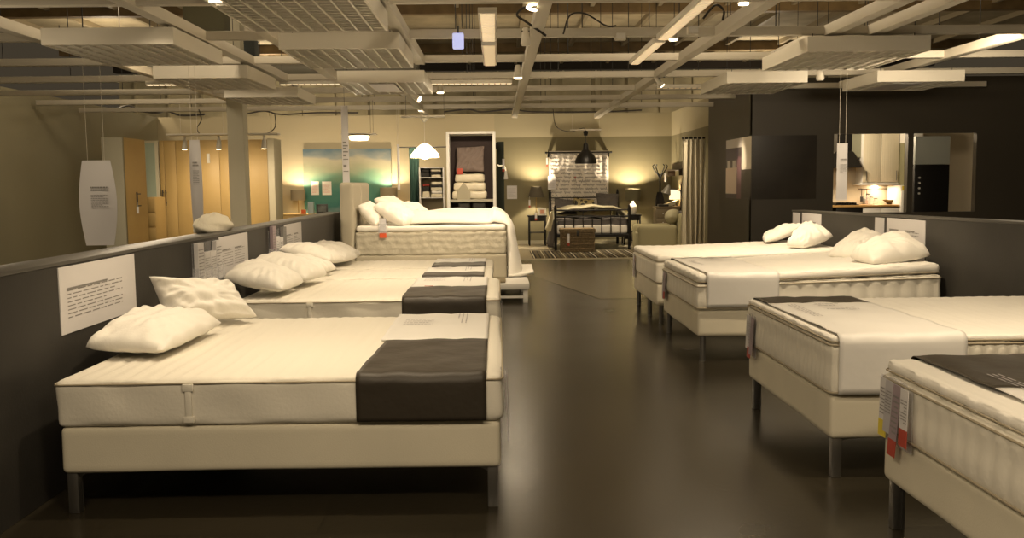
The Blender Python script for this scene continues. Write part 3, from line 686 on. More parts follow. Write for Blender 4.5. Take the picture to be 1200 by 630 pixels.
for k in range(2):
    ya = YA-.02+k*.83; MB().soft((X0-.19, ya, .62), (X0-.005, ya+.80, 1.55), .05, .08, lambda p, n: .004*math.sin(p.z*8)).build('headboard_cushion', greige, t, smooth=60)
MB().soft((X0-.19, YA-.02, .25), (X0-.005, YB5, .615), .03, .1).build('headboard_base', greige, t, smooth=60)
# duvet
t2 = thing('duvet', (-.4, 13.1, .96), 'puffy white duvet spread over the upholstered bed and hanging off its foot', 'duvet'); mb = MB()
def dv(u, v):
    s_ = u*2.55; y = YA+.30+(YB5+.05-YA-.30)*v
    xs = -1.30+s_
    puff = .05+.05*abs(math.sin(s_*2.3+.5*math.sin(v*6)))+.03*math.sin(v*9+s_*4)
    if xs > X1-.20:
        k = xs-(X1-.20); r_ = .24; c0 = (X1-.20, .967+.11-r_); L = r_*math.pi/2
        if k < L: a_ = k/r_; n_ = (math.sin(a_), math.cos(a_)); x = c0[0]+r_*n_[0]; z = c0[1]+r_*n_[1]
        else: n_ = (1, 0); x = c0[0]+r_+(k-L)*.14; z = c0[1]-(k-L)
        q_ = puff*.7+.02*math.sin(v*9+k*5)
        if z < .275: x += (.275-z)*.3; z = .275+.02*math.sin(v*14)**2
        e2 = min(1, v/.12)**.5; xx = x+n_[0]*q_*.6+.06*min(1, k); zz = z+n_[1]*q_
        if k < L: xx = (X1-.2)+(xx-X1+.2)*(.75+.25*e2); zz = .967+(zz-.967)*(.2+.8*e2)
        else: xx = X1+.01+(xx-X1-.01)*(.05+.95*e2)
        return Vector((xx, y-.25*min(1, k)*1, max(.27, zz)))
    e = min(1, v*6+.02)
    return Vector((xs, y-.05*(1-e), .967+ (puff+.06)*math.sqrt(e)))
mb.grid(dv, 80, 40); mb.build('duvet_cover', linen, t2, smooth=80, solid=.03)
def p5(label, c, th, s): pillow('pillow', c, th, mat('bright_linen', (.86, .82, .74), .85, bump=(25, .1)), label, 'pillow', 'pillows on the upholstered bed', seed=s, bot=1)
p5('white pillow leaning nearest the headboard of the upholstered bed', [(-1.88, 12.42, 1.25), (-1.83, 13.02, 1.27), (-1.50, 13.0, .97), (-1.62, 12.38, .97)], .22, 21)
p5('white pillow leaning in front, nearest the camera on the upholstered bed', [(-1.70, 12.5, 1.24), (-1.50, 13.05, 1.25), (-1.02, 12.85, .98), (-1.25, 12.35, .97)], .24, 22)
p5('white pillow upright at the far side of the upholstered bed', [(-1.78, 13.2, 1.33), (-1.58, 13.85, 1.33), (-1.20, 13.8, .98), (-1.38, 13.15, .98)], .24, 23)
p5('white pillow lying at the far side in front of the upright one', [(-1.45, 13.3, 1.24), (-1.25, 13.85, 1.24), (-.92, 13.75, .98), (-1.08, 13.2, .98)], .2, 24)
o = thing('price_tag_bundle', (-1.52, YA-.02, .86), 'white tag with red end hanging from the upholstered bed mattress', 'price tags')
MB().box((-1.565, YA-.025, .90), (-1.475, YA-.02, 1.07)).build('slip', paper, o, smooth=0); MB().box((-1.565, YA-.028, .81), (-1.475, YA-.022, .875)).build('coloured_tip', mat('orange_red', (.75, .12, .04), .5), o, smooth=0)
MB().box((-1.58, YA-.03, .87), (-1.46, YA-.018, 1.0)).build('clear_pouch', plastic, o, smooth=0)
# ================================================================ HANGING SIGNS
def banner(label, px0, px1, py0, py1, Y, bulge=.0, depth=.02, rows=9, wires=True, top=.3, seed=0, txt=True, taper=0):
    a = at(px0, py0, Y=Y); b = at(px1, py1, Y=Y); w = b.x-a.x; h = a.z-b.z; c = (a.x+b.x)/2
    t = thing('hanging_sign', (c, Y, b.z), label, 'hanging sign', 'tall hanging paper signs')
    mb = MB()
    for s_ in (0, 1):
        mb.grid(lambda u, v: Vector((c+(u-.5)*w*(1+bulge*math.sin(v*math.pi))+taper*w*(v), Y+(1 if s_ else -1)*depth*math.sin(v*math.pi)*math.sin(u*math.pi)-(.001 if not s_ else -.001), b.z+h*(1-v))), 8, 24)
    mb.box((c-w/2, Y-.004, a.z-.012), (c+w/2, Y+.004, a.z)); mb.box((c-w/2+taper*w, Y-.004, b.z), (c+w/2+taper*w, Y+.004, b.z+.01)); mb.build('sheet', paper, t, smooth=60)
    if txt:
        mb = MB(); textblock(mb, (c-w*.2, Y-depth-.004, a.z-h*top), (1, 0, 0), (0, 0, -1), w*.6, h*.06, 2, seed, .6, (0, -1, 0)); textblock(mb, (c-w*.2, Y-depth-.004, a.z-h*(top+.1)), (1, 0, 0), (0, 0, -1), w*.62, h*.17, rows, seed+1, .35, (0, -1, 0)); mb.build('printed_text', ink, t, smooth=0)
    if wires: MB().cyl((c-w*.3, Y, a.z-.005), (c-w*.3, Y, 3.0), .0025, 5).cyl((c+w*.3, Y, a.z-.005), (c+w*.3, Y, 3.0), .0025, 5).build('wires', cream, t)
    return t
banner('white curved paper sign hanging before the oak wardrobes, small text on it', 222, 238, 164, 267, 10.5, .22, .03, top=.24, taper=.05)
banner('white rounded hanging sign cut by the left photo edge', 96, 134, 188, 287, 9.6, .35, .03, seed=4)
banner('narrow white sign hanging on two wires before the kitchen opening', 981, 992, 168, 234.5, 11.9, .0, .01, top=.26, seed=8)
banner('thin white sign seen edge-on beside the green curtain', 465, 469, 169, 222, 16, .1, .01, txt=False, seed=3)
# tall vertical white strip banner above headboard
a = at(399.5, 124, Y=13.1); b = at(407.5, 124, Y=13.1); c2 = at(404, 214, Y=13.1)
t = thing('strip_banner', ((a.x+b.x)/2, 13.1, 1.2), 'tall narrow white strip banner with sideways letters rising behind the headboard', 'banner')
MB().box((a.x, 13.09, 1.14), (b.x, 13.10, a.z), .002).build('strip', paper, t, smooth=0)
mb = MB(); w = b.x-a.x
for i, (y0_, y1_) in enumerate(((166, 168), (170, 171.5), (173, 174.5), (177, 178.5), (181, 183), (186, 187), (193, 195.5), (200, 201))):
    z0 = at(404, y1_, Y=13.1).z; z1 = at(404, y0_, Y=13.1).z; mb.box((a.x+w*.15, 13.086, z0), (b.x-w*(.12 if i % 2 else .4), 13.089, z1))
mb.build('printed_text', ink, t, smooth=0)
MB().cyl((a.x+w/2, 13.095, a.z-.01), (a.x+w/2, 13.095, 3.3), .003, 5).build('wire', darkmet, t)
# ================================================================ LEFT BACK ROOM (painting wall)
YW = YB-.03
a = at(355, 175, Y=YW); b = at(460, 262, Y=YW)
wave = ramp_mat('wave_picture', [(0, (.10, .14, .14)), (.12, (.20, .26, .24)), (.25, (.035, .15, .135)), (.45, (.07, .22, .175)), (.62, (.15, .27, .18)), (.76, (.29, .30, .20)), (.86, (.38, .35, .25)), (.92, (.22, .25, .24)), (1, (.10, .16, .20))], lo=0, hi=a.z-b.z, distort=.35, dscale=2.2, stretch=(.6, 1, 1.6))
t = thing('wave_picture', ((a.x+b.x)/2, YW, b.z), 'large turquoise sea wave picture on the pale back wall', 'picture')
MB().box((a.x, YW-.03, b.z), (b.x, YW+.03, a.z)).build('canvas', wave, t, smooth=0)
for k, (x0_, x1_, l) in enumerate(((360.5, 370, 'left of the two white sheets stuck over the wave picture'), (373.5, 385, 'right of the two white sheets stuck over the wave picture'))):
    p = at(x0_, 212.5, Y=22.5); q = at(x1_, 228.5, Y=22.5); t = thing('paper_sheet', ((p.x+q.x)/2, 22.93, q.z), l, 'paper sheet', 'white sheets before the wave picture')
    MB().box((p.x, 22.92, q.z), (q.x, 22.93, p.z)).build('sheet', mat('bright_sheet', (.85, .80, .72), .6), t, smooth=0); mb = MB(); textblock(mb, (p.x+.03, 22.918, p.z-.06), (1, 0, 0), (0, 0, -1), q.x-p.x-.06, p.z-q.z-.1, 8, k, .3, (0, -1, 0)); mb.build('printed_text', mat('pink_print', (.7, .35, .28), .6), t, smooth=0)
# long low cabinet behind partition with lamps
zt = at(380, 250, Y=22.3).z
a = at(322, 250, Y=22); b = at(478, 250, Y=22)
t = thing('low_cabinet', ((a.x+b.x)/2, 22.4, 0), 'long low oak cabinet under the wave picture, mostly hidden by the partition', 'cabinet')
MB().box((a.x, 22.0, .08), (b.x, 22.8, zt-.03), .004).build('body', oak, t); MB().box((a.x-.02, 21.98, zt-.03), (b.x+.02, 22.82, zt), .004).build('top', oak, t); MB().box((a.x+.05, 22.05, 0), (b.x-.05, 22.7, .08)).build('plinth', darkmet, t)
for k in range(4): x = a.x+(b.x-a.x)*k/4; MB().box((x+.01, 21.985, .1), (x+(b.x-a.x)/4-.01, 22.0, zt-.04), .002).build('door', oak, t)
def lamp(label, px, pyt, pyb, ybase, Y, w0, w1, shade, base='stem', e=12, group='table lamps', bm_=None, es=1.0):
    zt_ = at(px, pyt, Y=Y).z; zb_ = at(px, pyb, Y=Y).z; p = at(px, ybase, Y=Y); s_ = Y/F
    t = thing('table_lamp', p, label, 'table lamp', group); r0 = w0*s_/2; r1 = w1*s_/2
    MB().lathe([(r1, zb_-p.z), (r0, zt_-p.z), (r0-.004, zt_-p.z), (r1-.004, zb_-p.z), (r1, zb_-p.z)], p, 28).build('lamp_shade', shade, t, smooth=60)
    if base == 'stem': MB().lathe([(0, 0), (.07, 0), (.07, .012), (.015, .025), (.011, .04), (.011, zb_-p.z+.02), (.02, zb_-p.z+.03), (0, zb_-p.z+.03)], p, 16).build('base', bm_ or brass, t, smooth=60)
    else:
        h = zb_-p.z; MB().lathe([(0, 0), (.05, 0), (.06, .01), (.095, h*.25), (.105, h*.45), (.085, h*.7), (.03, h*.88), (.02, h+.02), (0, h+.02)], p, 20).build('base', bm_ or white, t, smooth=60)
    zc_ = (zt_+zb_)/2; MB().lathe([(.0, -.04), (.018, -.035), (.03, 0), (.026, .025), (0, .04)], (p.x, p.y, zc_), 12).build('bulb', glow, t, smooth=60)
    light('POINT', (p.x, p.y, zc_+.05), e, size=.04)
    return t
lamp('table lamp with beige drum shade left of the wave picture', 350, 222, 234.5, 250, 22.55, 17, 17, mat('beige_shade', (.30, .25, .16), .8), e=75)
lamp('table lamp with beige drum shade right of the wave picture', 456, 219.5, 231.5, 250, 22.55, 20, 20, MC['beige_shade'], e=75)
p = at(361, 250.5, Y=22.2); q = at(381, 239, Y=22.2)
setp(MB().box((p.x+.02, 22.1, zt), (p.x+.15, 22.25, q.z+.06), .006).build('glass_vase', mat('grey_glass', (.3, .36, .36), .2)), 'small grey box beside a framed photo on the low cabinet', 'box')
t = thing('photo_frame', ((p.x+q.x)/2+.06, 22.2, zt), 'dark grey framed picture standing on the low cabinet under two white sheets', 'picture frame')
MB().box((p.x+.2, 22.2, zt), (q.x+.06, 22.23, q.z), .004).build('frame', darkmet, t); MB().box((p.x+.24, 22.195, zt+.04), (q.x+.02, 22.20, q.z-.04)).build('picture', mat('grey_photo', (.10, .11, .10), .4, var=.5, vs=8), t, smooth=0)
p = at(353, 247, Y=22.1); setp(MB().box((p.x, 22.1, zt), (p.x+.1, 22.2, zt+.1), .004).build('red_card', mat('orange_card', (.6, .12, .03), .6)), 'small orange red box beside the left beige table lamp', 'box')
# flush ceiling lamp on a board
p = at(421, 161, Y=16.5); t = thing('flush_ceiling_lamp', p, 'round lit glass lamp under a small hanging board near the strip banner', 'ceiling lamp')
MB().lathe([(0, -.05), (.15, -.05), (.175, -.03), (.185, .02), (.18, .03), (0, .03)], p, 28).build('glass', glow2, t, smooth=60); MB().lathe([(.19, .03), (.19, .045), (0, .045)], p, 28).build('rim', brass, t)
MB().box(p+Vector((-.30, -.2, .05)), p+Vector((.30, .2, .065)), .003).build('board', cream, t)
MB().cyl(p+Vector((.25, 0, .06)), (p.x+.25, p.y, 3.0), .003, 5).cyl(p+Vector((.19, .1, .06)), (p.x+.19, p.y+.1, 3.0), .003, 5).build('wires', darkmet, t)
light('POINT', p+Vector((0, 0, -.14)), 14, size=.12)
# white dome pendant
p = at(498, 184.5, Y=15.5); s_ = 15.5/F
t = thing('dome_pendant_lamp', p, 'lit white glass dome pendant hanging over the upholstered bed', 'pendant lamp')
MB().lathe([(17*s_, 0), (16*s_, 4*s_), (11*s_, 10*s_), (5*s_, 15*s_), (1.5*s_, 16.5*s_), (1.2*s_, 16*s_), (10.5*s_, 9*s_), (15.5*s_, 3*s_), (16.7*s_, 0)], p, 32).build('glass_dome', glow2, t, smooth=60)
MB().lathe([(0, -2*s_), (4*s_, -1*s_), (5*s_, 2*s_), (0, 5*s_)], p, 16).build('bulb', glow, t, smooth=60)
zc1 = at(498, 143, Y=15.5).z; MB().cyl((p.x, p.y, p.z+15*s_), (p.x, p.y, zc1), .004, 6).build('cord', cream, t)
MB().lathe([(0, 0), (.02, 0), (.07, .05), (.08, .08), (0, .08)], (p.x, p.y, zc1), 16).build('ceiling_cup', cream, t, smooth=60)
MB().box((p.x-.38, p.y-.12, zc1+.08), (p.x+.34, p.y+.12, zc1+.10), .003).build('board', cream, t); MB().cyl((p.x+.33, p.y, zc1+.09), (p.x+.33, p.y, 3.0), .003, 5).cyl((p.x-.3, p.y, zc1+.09), (p.x-.3, p.y, 3.0), .003, 5).build('wires', darkmet, t)
light('POINT', p+Vector((0, 0, -.08)), 18, size=.1)
# green curtain on rail
def curtain(name, label, px0, px1, py0, py1, Y, m, folds=5, amp=.05, bot=None, rod=True, cat='curtain', along=None, z0=None):
    a = at(px0, py0, Y=Y); b = at(px1, py0, Y=Y); zb_ = at(px0, py1, Y=Y).z if z0 is None else z0
    t = thing(name, ((a.x+b.x)/2, Y, zb_), label, cat)
    def f(u, v):
        x = a.x+(b.x-a.x)*u; d = amp*math.sin(u*folds*2*math.pi+.6*math.sin(v*3))*(.5+.5*v)+amp*.3*math.sin(u*folds*4.3*math.pi+v)
        return Vector((x+.01*math.sin(v*5+u*9), Y+d, a.z+(zb_-a.z)*v))
    MB().grid(f, 60, 20).build('cloth', m, t, smooth=80, solid=.004); return t, a, b, zb_
t, a, b, z = curtain('green_curtain', 'dark green curtain hanging behind the white dome pendant', 479, 491, 173, 262, 19.5, greensf, 3, z0=.03, amp=.03)
MB().cyl((a.x-.2, 19.5, a.z+.01), (b.x+.7, 19.5, a.z+.01), .012, 8).build('rail', darkmet, t)
# open shelf with folded textiles seen right of the curtain
a = at(492, 196, Y=19.2); b = at(521, 262, Y=19.2)
t = thing('open_shelf_unit', ((a.x+b.x)/2, 19.3, 0), 'narrow open shelf unit with textiles between green curtain and pillow display', 'shelf unit')
mb = MB()
for x in (a.x, b.x): mb.box((x-.015, 19.1, 0), (x+.015, 19.5, a.z), .002)
mb.build('side_panels', white, t)
zsh = [at(500, y, Y=19.2).z for y in (207.5, 231)]
for z in zsh+[a.z, .3]: MB().box((a.x+.01, 19.1, z-.02), (b.x-.01, 19.5, z), .002).build('shelf', white, t)
MB().box((a.x, 19.5, 0), (b.x, 19.52, a.z)).build('back_panel', mat('shade_back', (.34, .29, .19), .8), t, smooth=0)
def stack(cx_, y, z, w, hs, mts, label, cat='folded textile', group='folded textiles on the shelves'):
    for h, m_ in zip(hs, mts):
        o = MB().soft((cx_-w/2+random.uniform(-.01, .01), y-.15, z), (cx_+w/2, y+.13, z+h), min(.02, h*.4), .05, lambda p, n: .003*math.sin(p.x*40+p.z*30)).build('folded_textile', m_, smooth=60)
        z += h+.001; setp(o, label, cat, group)
dk = mat('dark_textile', (.03, .028, .025), .9); ct = mat('cream_textile', (.7, .64, .48), .9); rd = mat('red_textile', (.25, .03, .02), .8)
w_ = b.x-a.x
stack(a.x+w_*.25, 19.3, zsh[0], w_*.3, [.10, .08], [dk, dk], 'dark folded textile on the top shelf left, beside cream ones')
stack(a.x+w_*.68, 19.3, zsh[0], w_*.4, [.05, .06, .06], [ct, dk, ct], 'folded textile on the top shelf right beside dark pile')
stack(a.x+w_*.25, 19.3, zsh[1], w_*.28, [.12, .10, .05], [ct, dk, rd], 'folded textile on the middle shelf left, dark and red on cream')
stack(a.x+w_*.70, 19.3, zsh[1], w_*.45, [.07, .06, .07, .05, .06], [ct, white, ct, dk, ct], 'folded textile in the tall pale pile on the middle shelf')
stack(a.x+w_*.6, 19.3, .45+.0, w_*.6, [.12, .12, .10, .10], [ct, white, ct, white], 'cream folded textile stacked under the middle shelf')
setp(MB().box((a.x+.08, 19.12, .3), (b.x-.08, 19.48, .448), .01).build('storage_box', dk), 'dark storage box on the lowest shelf under cream textiles', 'box')
# ================================================================ PILLOW DISPLAY UNIT
Y6 = 17.0
a = at(522.5, 154, Y=Y6); b = at(580.5, 154, Y=Y6)
t = thing('pillow_display_unit', ((a.x+b.x)/2, Y6+.25, 0), 'tall white framed display unit with dark lining, holding pillows', 'display unit')
fw = .055
for x in (a.x, b.x-fw): MB().box((x, Y6, 0), (x+fw, Y6+.5, a.z), .003).build('side_panel', white, t)
MB().box((a.x+fw, Y6, a.z-fw*.9), (b.x-fw, Y6+.5, a.z), .003).build('top_panel', white, t)
MB().box((a.x+fw, Y6+.48, 0), (b.x-fw, Y6+.5, a.z-fw)).build('back_panel', mat('aubergine_lining', (.045, .030, .028), .8), t, smooth=0)
zS = at(550, 233.5, Y=Y6).z; MB().box((a.x+fw, Y6, zS-.05), (b.x-fw, Y6+.48, zS), .003).build('shelf', mat('pale_shelf', (.35, .33, .26), .4), t)
MB().box((a.x+fw, Y6+.02, .05), (b.x-fw, Y6+.48, .1), .003).build('shelf', white, t)
c0 = at(533, 171, Y=Y6+.2); c1 = at(569, 169, Y=Y6+.2); c2_ = at(569, 204, Y=Y6+.2); c3 = at(532.5, 203, Y=Y6+.2)
zp = at(550, 203.5, Y=Y6+.15).z
pillow('display_pillow', [Vector((c3.x, Y6+.2, zp+.01)), Vector((c2_.x, Y6+.2, zp+.01)), Vector((c1.x, Y6+.34, c1.z)), Vector((c0.x, Y6+.34, c0.z))], .16, mat('mauve_cloth', (.20, .155, .135), .85, bump=(60, .2)), 'large square mauve grey pillow standing on packed pillows in the display unit', 'pillow', bot=1, pinch=.06)
z = zS; pk = mat('packed_pillow', (.66, .60, .46), .35, bump=(14, .5), coat=.6)
xl5, xr5 = at(530, 220, Y=Y6).x, at(570.5, 220, Y=Y6).x
hh = (zp-zS)/3
for k in range(3):
    o = MB().soft((xl5+.05-.03*(2-k), Y6+.04, z+.002), (xr5-.02*k, Y6+.42, z+hh-.002), .05, .04, lambda p, n: .006*math.sin(p.x*23+k*2+p.z*20)*math.sin(p.y*19)).build('packed_pillow', pk, smooth=60)
    setp(o, ['cream packed pillow at the bottom of the stack of three in the display unit', 'cream packed pillow in the middle of the stack of three', 'cream packed pillow on top of the stack, under the mauve pillow'][k], 'packed pillow', 'plastic packed pillows in the display unit'); z += hh
p = at(537, 201, Y=Y6); setp(MB().box((p.x-.03, Y6+.045, p.z-.05), (p.x+.08, Y6+.07, p.z+.06), .004).build('red_tag', redink), 'red tag hanging at the left of the packed pillow stack', 'tag')
p = at(545, 233, Y=Y6-.0); 
t = thing('clear_box', (p.x, Y6+.02, zS), 'clear house shaped plastic box at the front of the display unit shelf', 'box')
MB().poly([(p.x-.15, Y6+.0, zS), (p.x+.1, Y6+.0, zS), (p.x+.1, Y6+.0, zS+.14), (p.x-.02, Y6+.0, zS+.32), (p.x-.15, Y6+.0, zS+.14)], (0, .03, 0)).build('shell', mat('milky_plastic', (.50, .46, .34), .3, alpha=.6), t, smooth=0)
for k, (x0_, x1_, l) in enumerate(((537, 551, 'left dark bag hanging under the display unit shelf'), (553.5, 569, 'right dark bag hanging under the display unit shelf'))):
    p = at(x0_, 238, Y=Y6+.05); q = at(x1_, 262, Y=Y6+.05); o = MB().soft((p.x, Y6+.05, q.z), (q.x, Y6+.25, zS-.055), .03, .05).build('hanging_bag', mat('dark_bag', (.022, .020, .017), .6), smooth=60); setp(o, l, 'bag', 'dark bags under the display shelf')
# dark door-like frame with tag and little things right of unit
a = at(582, 166, Y=18.6); b = at(590.5, 166, Y=18.6)
t = thing('dark_side_panel', ((a.x+b.x)/2, 18.6, 0), 'tall narrow dark green panel right of the pillow display unit', 'panel')
MB().box((a.x, 18.58, 0), (b.x, 18.64, a.z), .004).build('panel', mat('dark_green', (.022, .030, .018), .6), t)
p = at(583, 171, Y=18.5); setp(MB().box((p.x-.05, 18.5, p.z-.05), (p.x+.02, 18.58, p.z+.07), .01).build('small_speaker', blackp), 'small black box on top edge of the dark green panel', 'box')
p = at(588, 200, Y=18.4)
t = thing('wall_lamp_arm', p, 'small lit reading lamp on an arm at the dark green panel', 'lamp')
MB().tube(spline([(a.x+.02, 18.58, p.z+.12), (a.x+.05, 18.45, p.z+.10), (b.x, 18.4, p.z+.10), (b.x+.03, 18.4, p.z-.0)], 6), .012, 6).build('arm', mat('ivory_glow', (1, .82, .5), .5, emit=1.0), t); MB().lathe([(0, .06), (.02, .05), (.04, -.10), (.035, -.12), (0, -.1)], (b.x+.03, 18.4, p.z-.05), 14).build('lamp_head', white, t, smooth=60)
# ================================================================ FURNISHED BEDROOM
def mx(px, Y, py=200): return at(px, py, Y=Y).x
# curtain panel behind the bed
Y7 = 22.85
a = at(643.5, 180, Y=Y7); b = at(713, 180, Y=Y7); zb_ = at(680, 236, Y=Y7).z
t = thing('script_curtain', ((a.x+b.x)/2, Y7, zb_-.1), 'white curtain panel with rows of black handwriting on a dark rod above the metal bed', 'curtain')
cf = MB().grid(lambda u, v: Vector((a.x+(b.x-a.x)*u, Y7+.011*math.sin(u*30)+.004*math.sin(u*71+v), a.z+.06-(a.z+.06-zb_+.2)*v)), 90, 8).build('cloth', mat('script_cloth', (.78, .73, .66), .85), t, smooth=80, solid=.004)
mb = MB(); rnd = random.Random(5)
for r in range(15):
    z = a.z-.02-r*.093; x = a.x+.03
    while x < b.x-.1:
        L = rnd.uniform(.12, .34); n = int(L/.012); pts = []
        for i in range(n+1):
            xx = x+L*i/n; u = (xx-a.x)/(b.x-a.x)
            if xx > b.x-.02: break
            pts.append((xx, Y7+.011*math.sin(u*30)+.004*math.sin(u*71)-.010, z+.020*math.sin(i*1.7+rnd.random())*(2.2 if rnd.random() < .2 else .9)-.10*(xx-a.x)*.12))
        if len(pts) > 3: mb.tube(pts, .0062, 4)
        x += L+.05
mb.build('handwriting', ink, cf)
zr = at(680, 178.5, Y=Y7).z
t = thing('curtain_rod', ((a.x+b.x)/2, Y7-.02, zr), 'black curtain rod with finials and end brackets above the script curtain', 'curtain rod')
xa, xb = mx(640, Y7), mx(716, Y7)
MB().cyl((xa, Y7-.03, zr), (xb, Y7-.03, zr), .018, 10).build('rod', blackp, t)
for x in (xa, xb): MB().lathe([(0, -.03), (.028, -.015), (.03, .01), (0, .03)], (x, Y7-.03, zr), 12).build('finial', blackp, t, smooth=60); 
for x in (xa+.06, xb-.06): MB().box((x-.02, Y7-.03, zr-.11), (x+.02, YB, zr+.02), .004).build('bracket', blackp, t)
# metal bed
xL, xR = mx(651, 20.6, 270), mx(737.5, 20.6, 270)
t = thing('metal_bed', ((xL+xR)/2, 21.6, 0), 'black metal frame bed with barred foot end in the furnished bedroom', 'bed')
def Z6(py, px=695, Y=20.6): return at(px, py, Y=Y).z
zt_, z2_, z3_ = Z6(246), Z6(253.5), Z6(275)
for x, y, k in ((xL, 20.6, 1), (xR, 20.6, 1), (xL, 22.65, 1.35), (xR, 22.65, 1.35)):
    h = (zt_+.03)*k; MB().cyl((x, y, 0), (x, y, h), .032, 12).lathe([(.03, 0), (.036, .02), (.02, .04), (.03, .065), (.0, .10)], (x, y, h), 12).build('post', blackp, t, smooth=50)
for z in (zt_, z2_, z3_): MB().cyl((xL, 20.6, z), (xR, 20.6, z), .02, 8).build('foot_rail', blackp, t)
for z in (zt_+.25, z3_): MB().cyl((xL, 22.65, z), (xR, 22.65, z), .014, 8).build('head_rail', blackp, t)
for i in range(1, 8): x = xL+(xR-xL)*i/8; MB().cyl((x, 20.6, z3_), (x, 20.6, z2_ if i % 3 else zt_), .013, 6).build('bar', blackp, t)
for x in (xL, xR): MB().box((x-.015, 20.6, .30), (x+.015, 22.65, .38), .003).build('side_rail', blackp, t)
MB().box((xL+.02, 20.62, .33), (xR-.02, 22.6, .36)).build('slat_base', darkmet, t)
MB().box((xL, 20.59, .30), (xR, 20.61, .37)).build('foot_board', blackp, t)
MB().soft((xL+.03, 20.64, .37), (xR-.03, 22.6, .58), .05, .12).build('mattress', linen, t, smooth=60)
# bedding
def cover(name, label, x0, x1, y0, y1, z, dropL, dropR, m, puff, seed, th=.02, nx=50, front=0):
    W = x1-x0; T = dropL+W+dropR
    def f(u, v):
        s_ = u*T; y = y0+(y1-y0)*v; w = .02*math.sin(5*y+seed+s_*3)+.012*math.sin(13*s_+seed)
        if s_ < dropL: x = x0-.03-.05*math.sin(y*9+seed)*(1-s_/dropL)-(.10)*(1-s_/dropL); zz = z-(dropL-s_)
        elif s_ > dropL+W: k = s_-dropL-W; x = x1+.03+.04*math.sin(y*8+seed)*k/dropR+.08*k/dropR; zz = z-k
        else: x = x0+s_-dropL; q = (s_-dropL)/W; zz = z+puff*(math.sin(q*math.pi)**.5)+w
        return Vector((x, y, zz))
    mb = MB().grid(f, nx, 24)
    if front: mb.grid(lambda u, v: Vector((x0+.02+(x1-x0-.04)*u, y0-.01+.012*math.sin(u*19)*v, z+puff*(math.sin(u*math.pi)**.5)-.02-front*v)), 30, 8)
    o = mb.build(name, m, smooth=80, solid=th); setp(o, label, 'bedding'); return o
cover('grey_bedspread', 'dark grey bedspread hanging down both sides of the metal bed', xL+.03, xR-.03, 20.68, 22.0, .70, .62, .5, greyfab, .02, 1, front=.20)
cover('cream_duvet', 'pale cream duvet folded across the metal bed, slipping off the left side', xL+.04, xR-.05, 21.1, 22.25, .83, .42, .22, mat('cream_duvet_m', (.52, .48, .34), .85), .14, 4, .05)
def bp_(label, px, py, Y, m, th=.16, seed=0):
    c = [at(x, y, Y=Y+d) for x, y, d in zip(px, py, (0, 0, .15, .15))]
    return pillow('cushion', c, th, m, label, 'cushion', 'cushions on the metal bed', bot=1, seed=seed, pinch=.05)
bp_('dark grey cushion leaning at the left of the metal bed', (650, 678, 676, 648), (252, 252, 234, 231), 21.9, greyfab, seed=31)
bp_('dark grey cushion leaning at the right of the metal bed', (700, 725, 726, 697), (248, 248, 226, 225), 22.1, greyfab, seed=32)
pm = bpy.data.materials.new('patterned_cushion'); pm.use_nodes = True; nt = pm.node_tree; vv = nt.nodes.new('ShaderNodeTexVoronoi'); vv.inputs['Scale'].default_value = 9; tc = nt.nodes.new('ShaderNodeTexCoord'); rr = nt.nodes.new('ShaderNodeValToRGB')
rr.color_ramp.interpolation = 'CONSTANT'; rr.color_ramp.elements[0].color = (.02, .018, .015, 1); rr.color_ramp.elements[1].position = .45; rr.color_ramp.elements[1].color = (.32, .26, .12, 1)
nt.links.new(tc.outputs['Object'], vv.inputs['Vector']); nt.links.new(vv.outputs['Distance'], rr.inputs[0]); nt.links.new(rr.outputs[0], nt.nodes['Principled BSDF'].inputs['Base Color'])
bp_('black cushion with cream leaf pattern between the two grey ones', (673, 698, 697, 671), (249, 249, 233, 231), 21.75, pm, .13, 33)
# basket trunk
a = at(656.5, 268, Y=19.95); b = at(698, 268, Y=19.95); zt_ = a.z
t = thing('wicker_trunk', ((a.x+b.x)/2, 20.15, 0), 'brown wicker trunk with lid on the striped rug at the foot of the metal bed', 'trunk')
MB().box((a.x+.02, 19.95, .012), (b.x-.02, 20.4, zt_-.09), .015).build('body', wicker, t)
MB().box((a.x, 19.93, zt_-.09), (b.x, 20.42, zt_), .02).build('lid', wicker, t)
mb = MB()
for k in range(9): z = .05+k*(zt_-.16)/8; mb.tube([(a.x+.02+(b.x-a.x-.04)*i/40, 19.945+.006*math.sin(i*1.9+k*3.14), z) for i in range(41)], .014, 5)
mb.build('weave', wicker, t)
cxm = (a.x+b.x)/2; MB().box((cxm-.03, 19.925, zt_-.16), (cxm+.03, 19.95, zt_-.03), .004).build('clasp', darkmet, t)
o = thing('price_tag', (a.x+.18, 19.92, .2), 'white price tag with red end on the wicker trunk', 'price tag'); MB().box((a.x+.15, 19.918, .22), (a.x+.20, 19.924, .42)).build('slip', paper, o, smooth=0); MB().box((a.x+.15, 19.916, .16), (a.x+.20, 19.924, .22)).build('coloured_tip', redink, o, smooth=0)
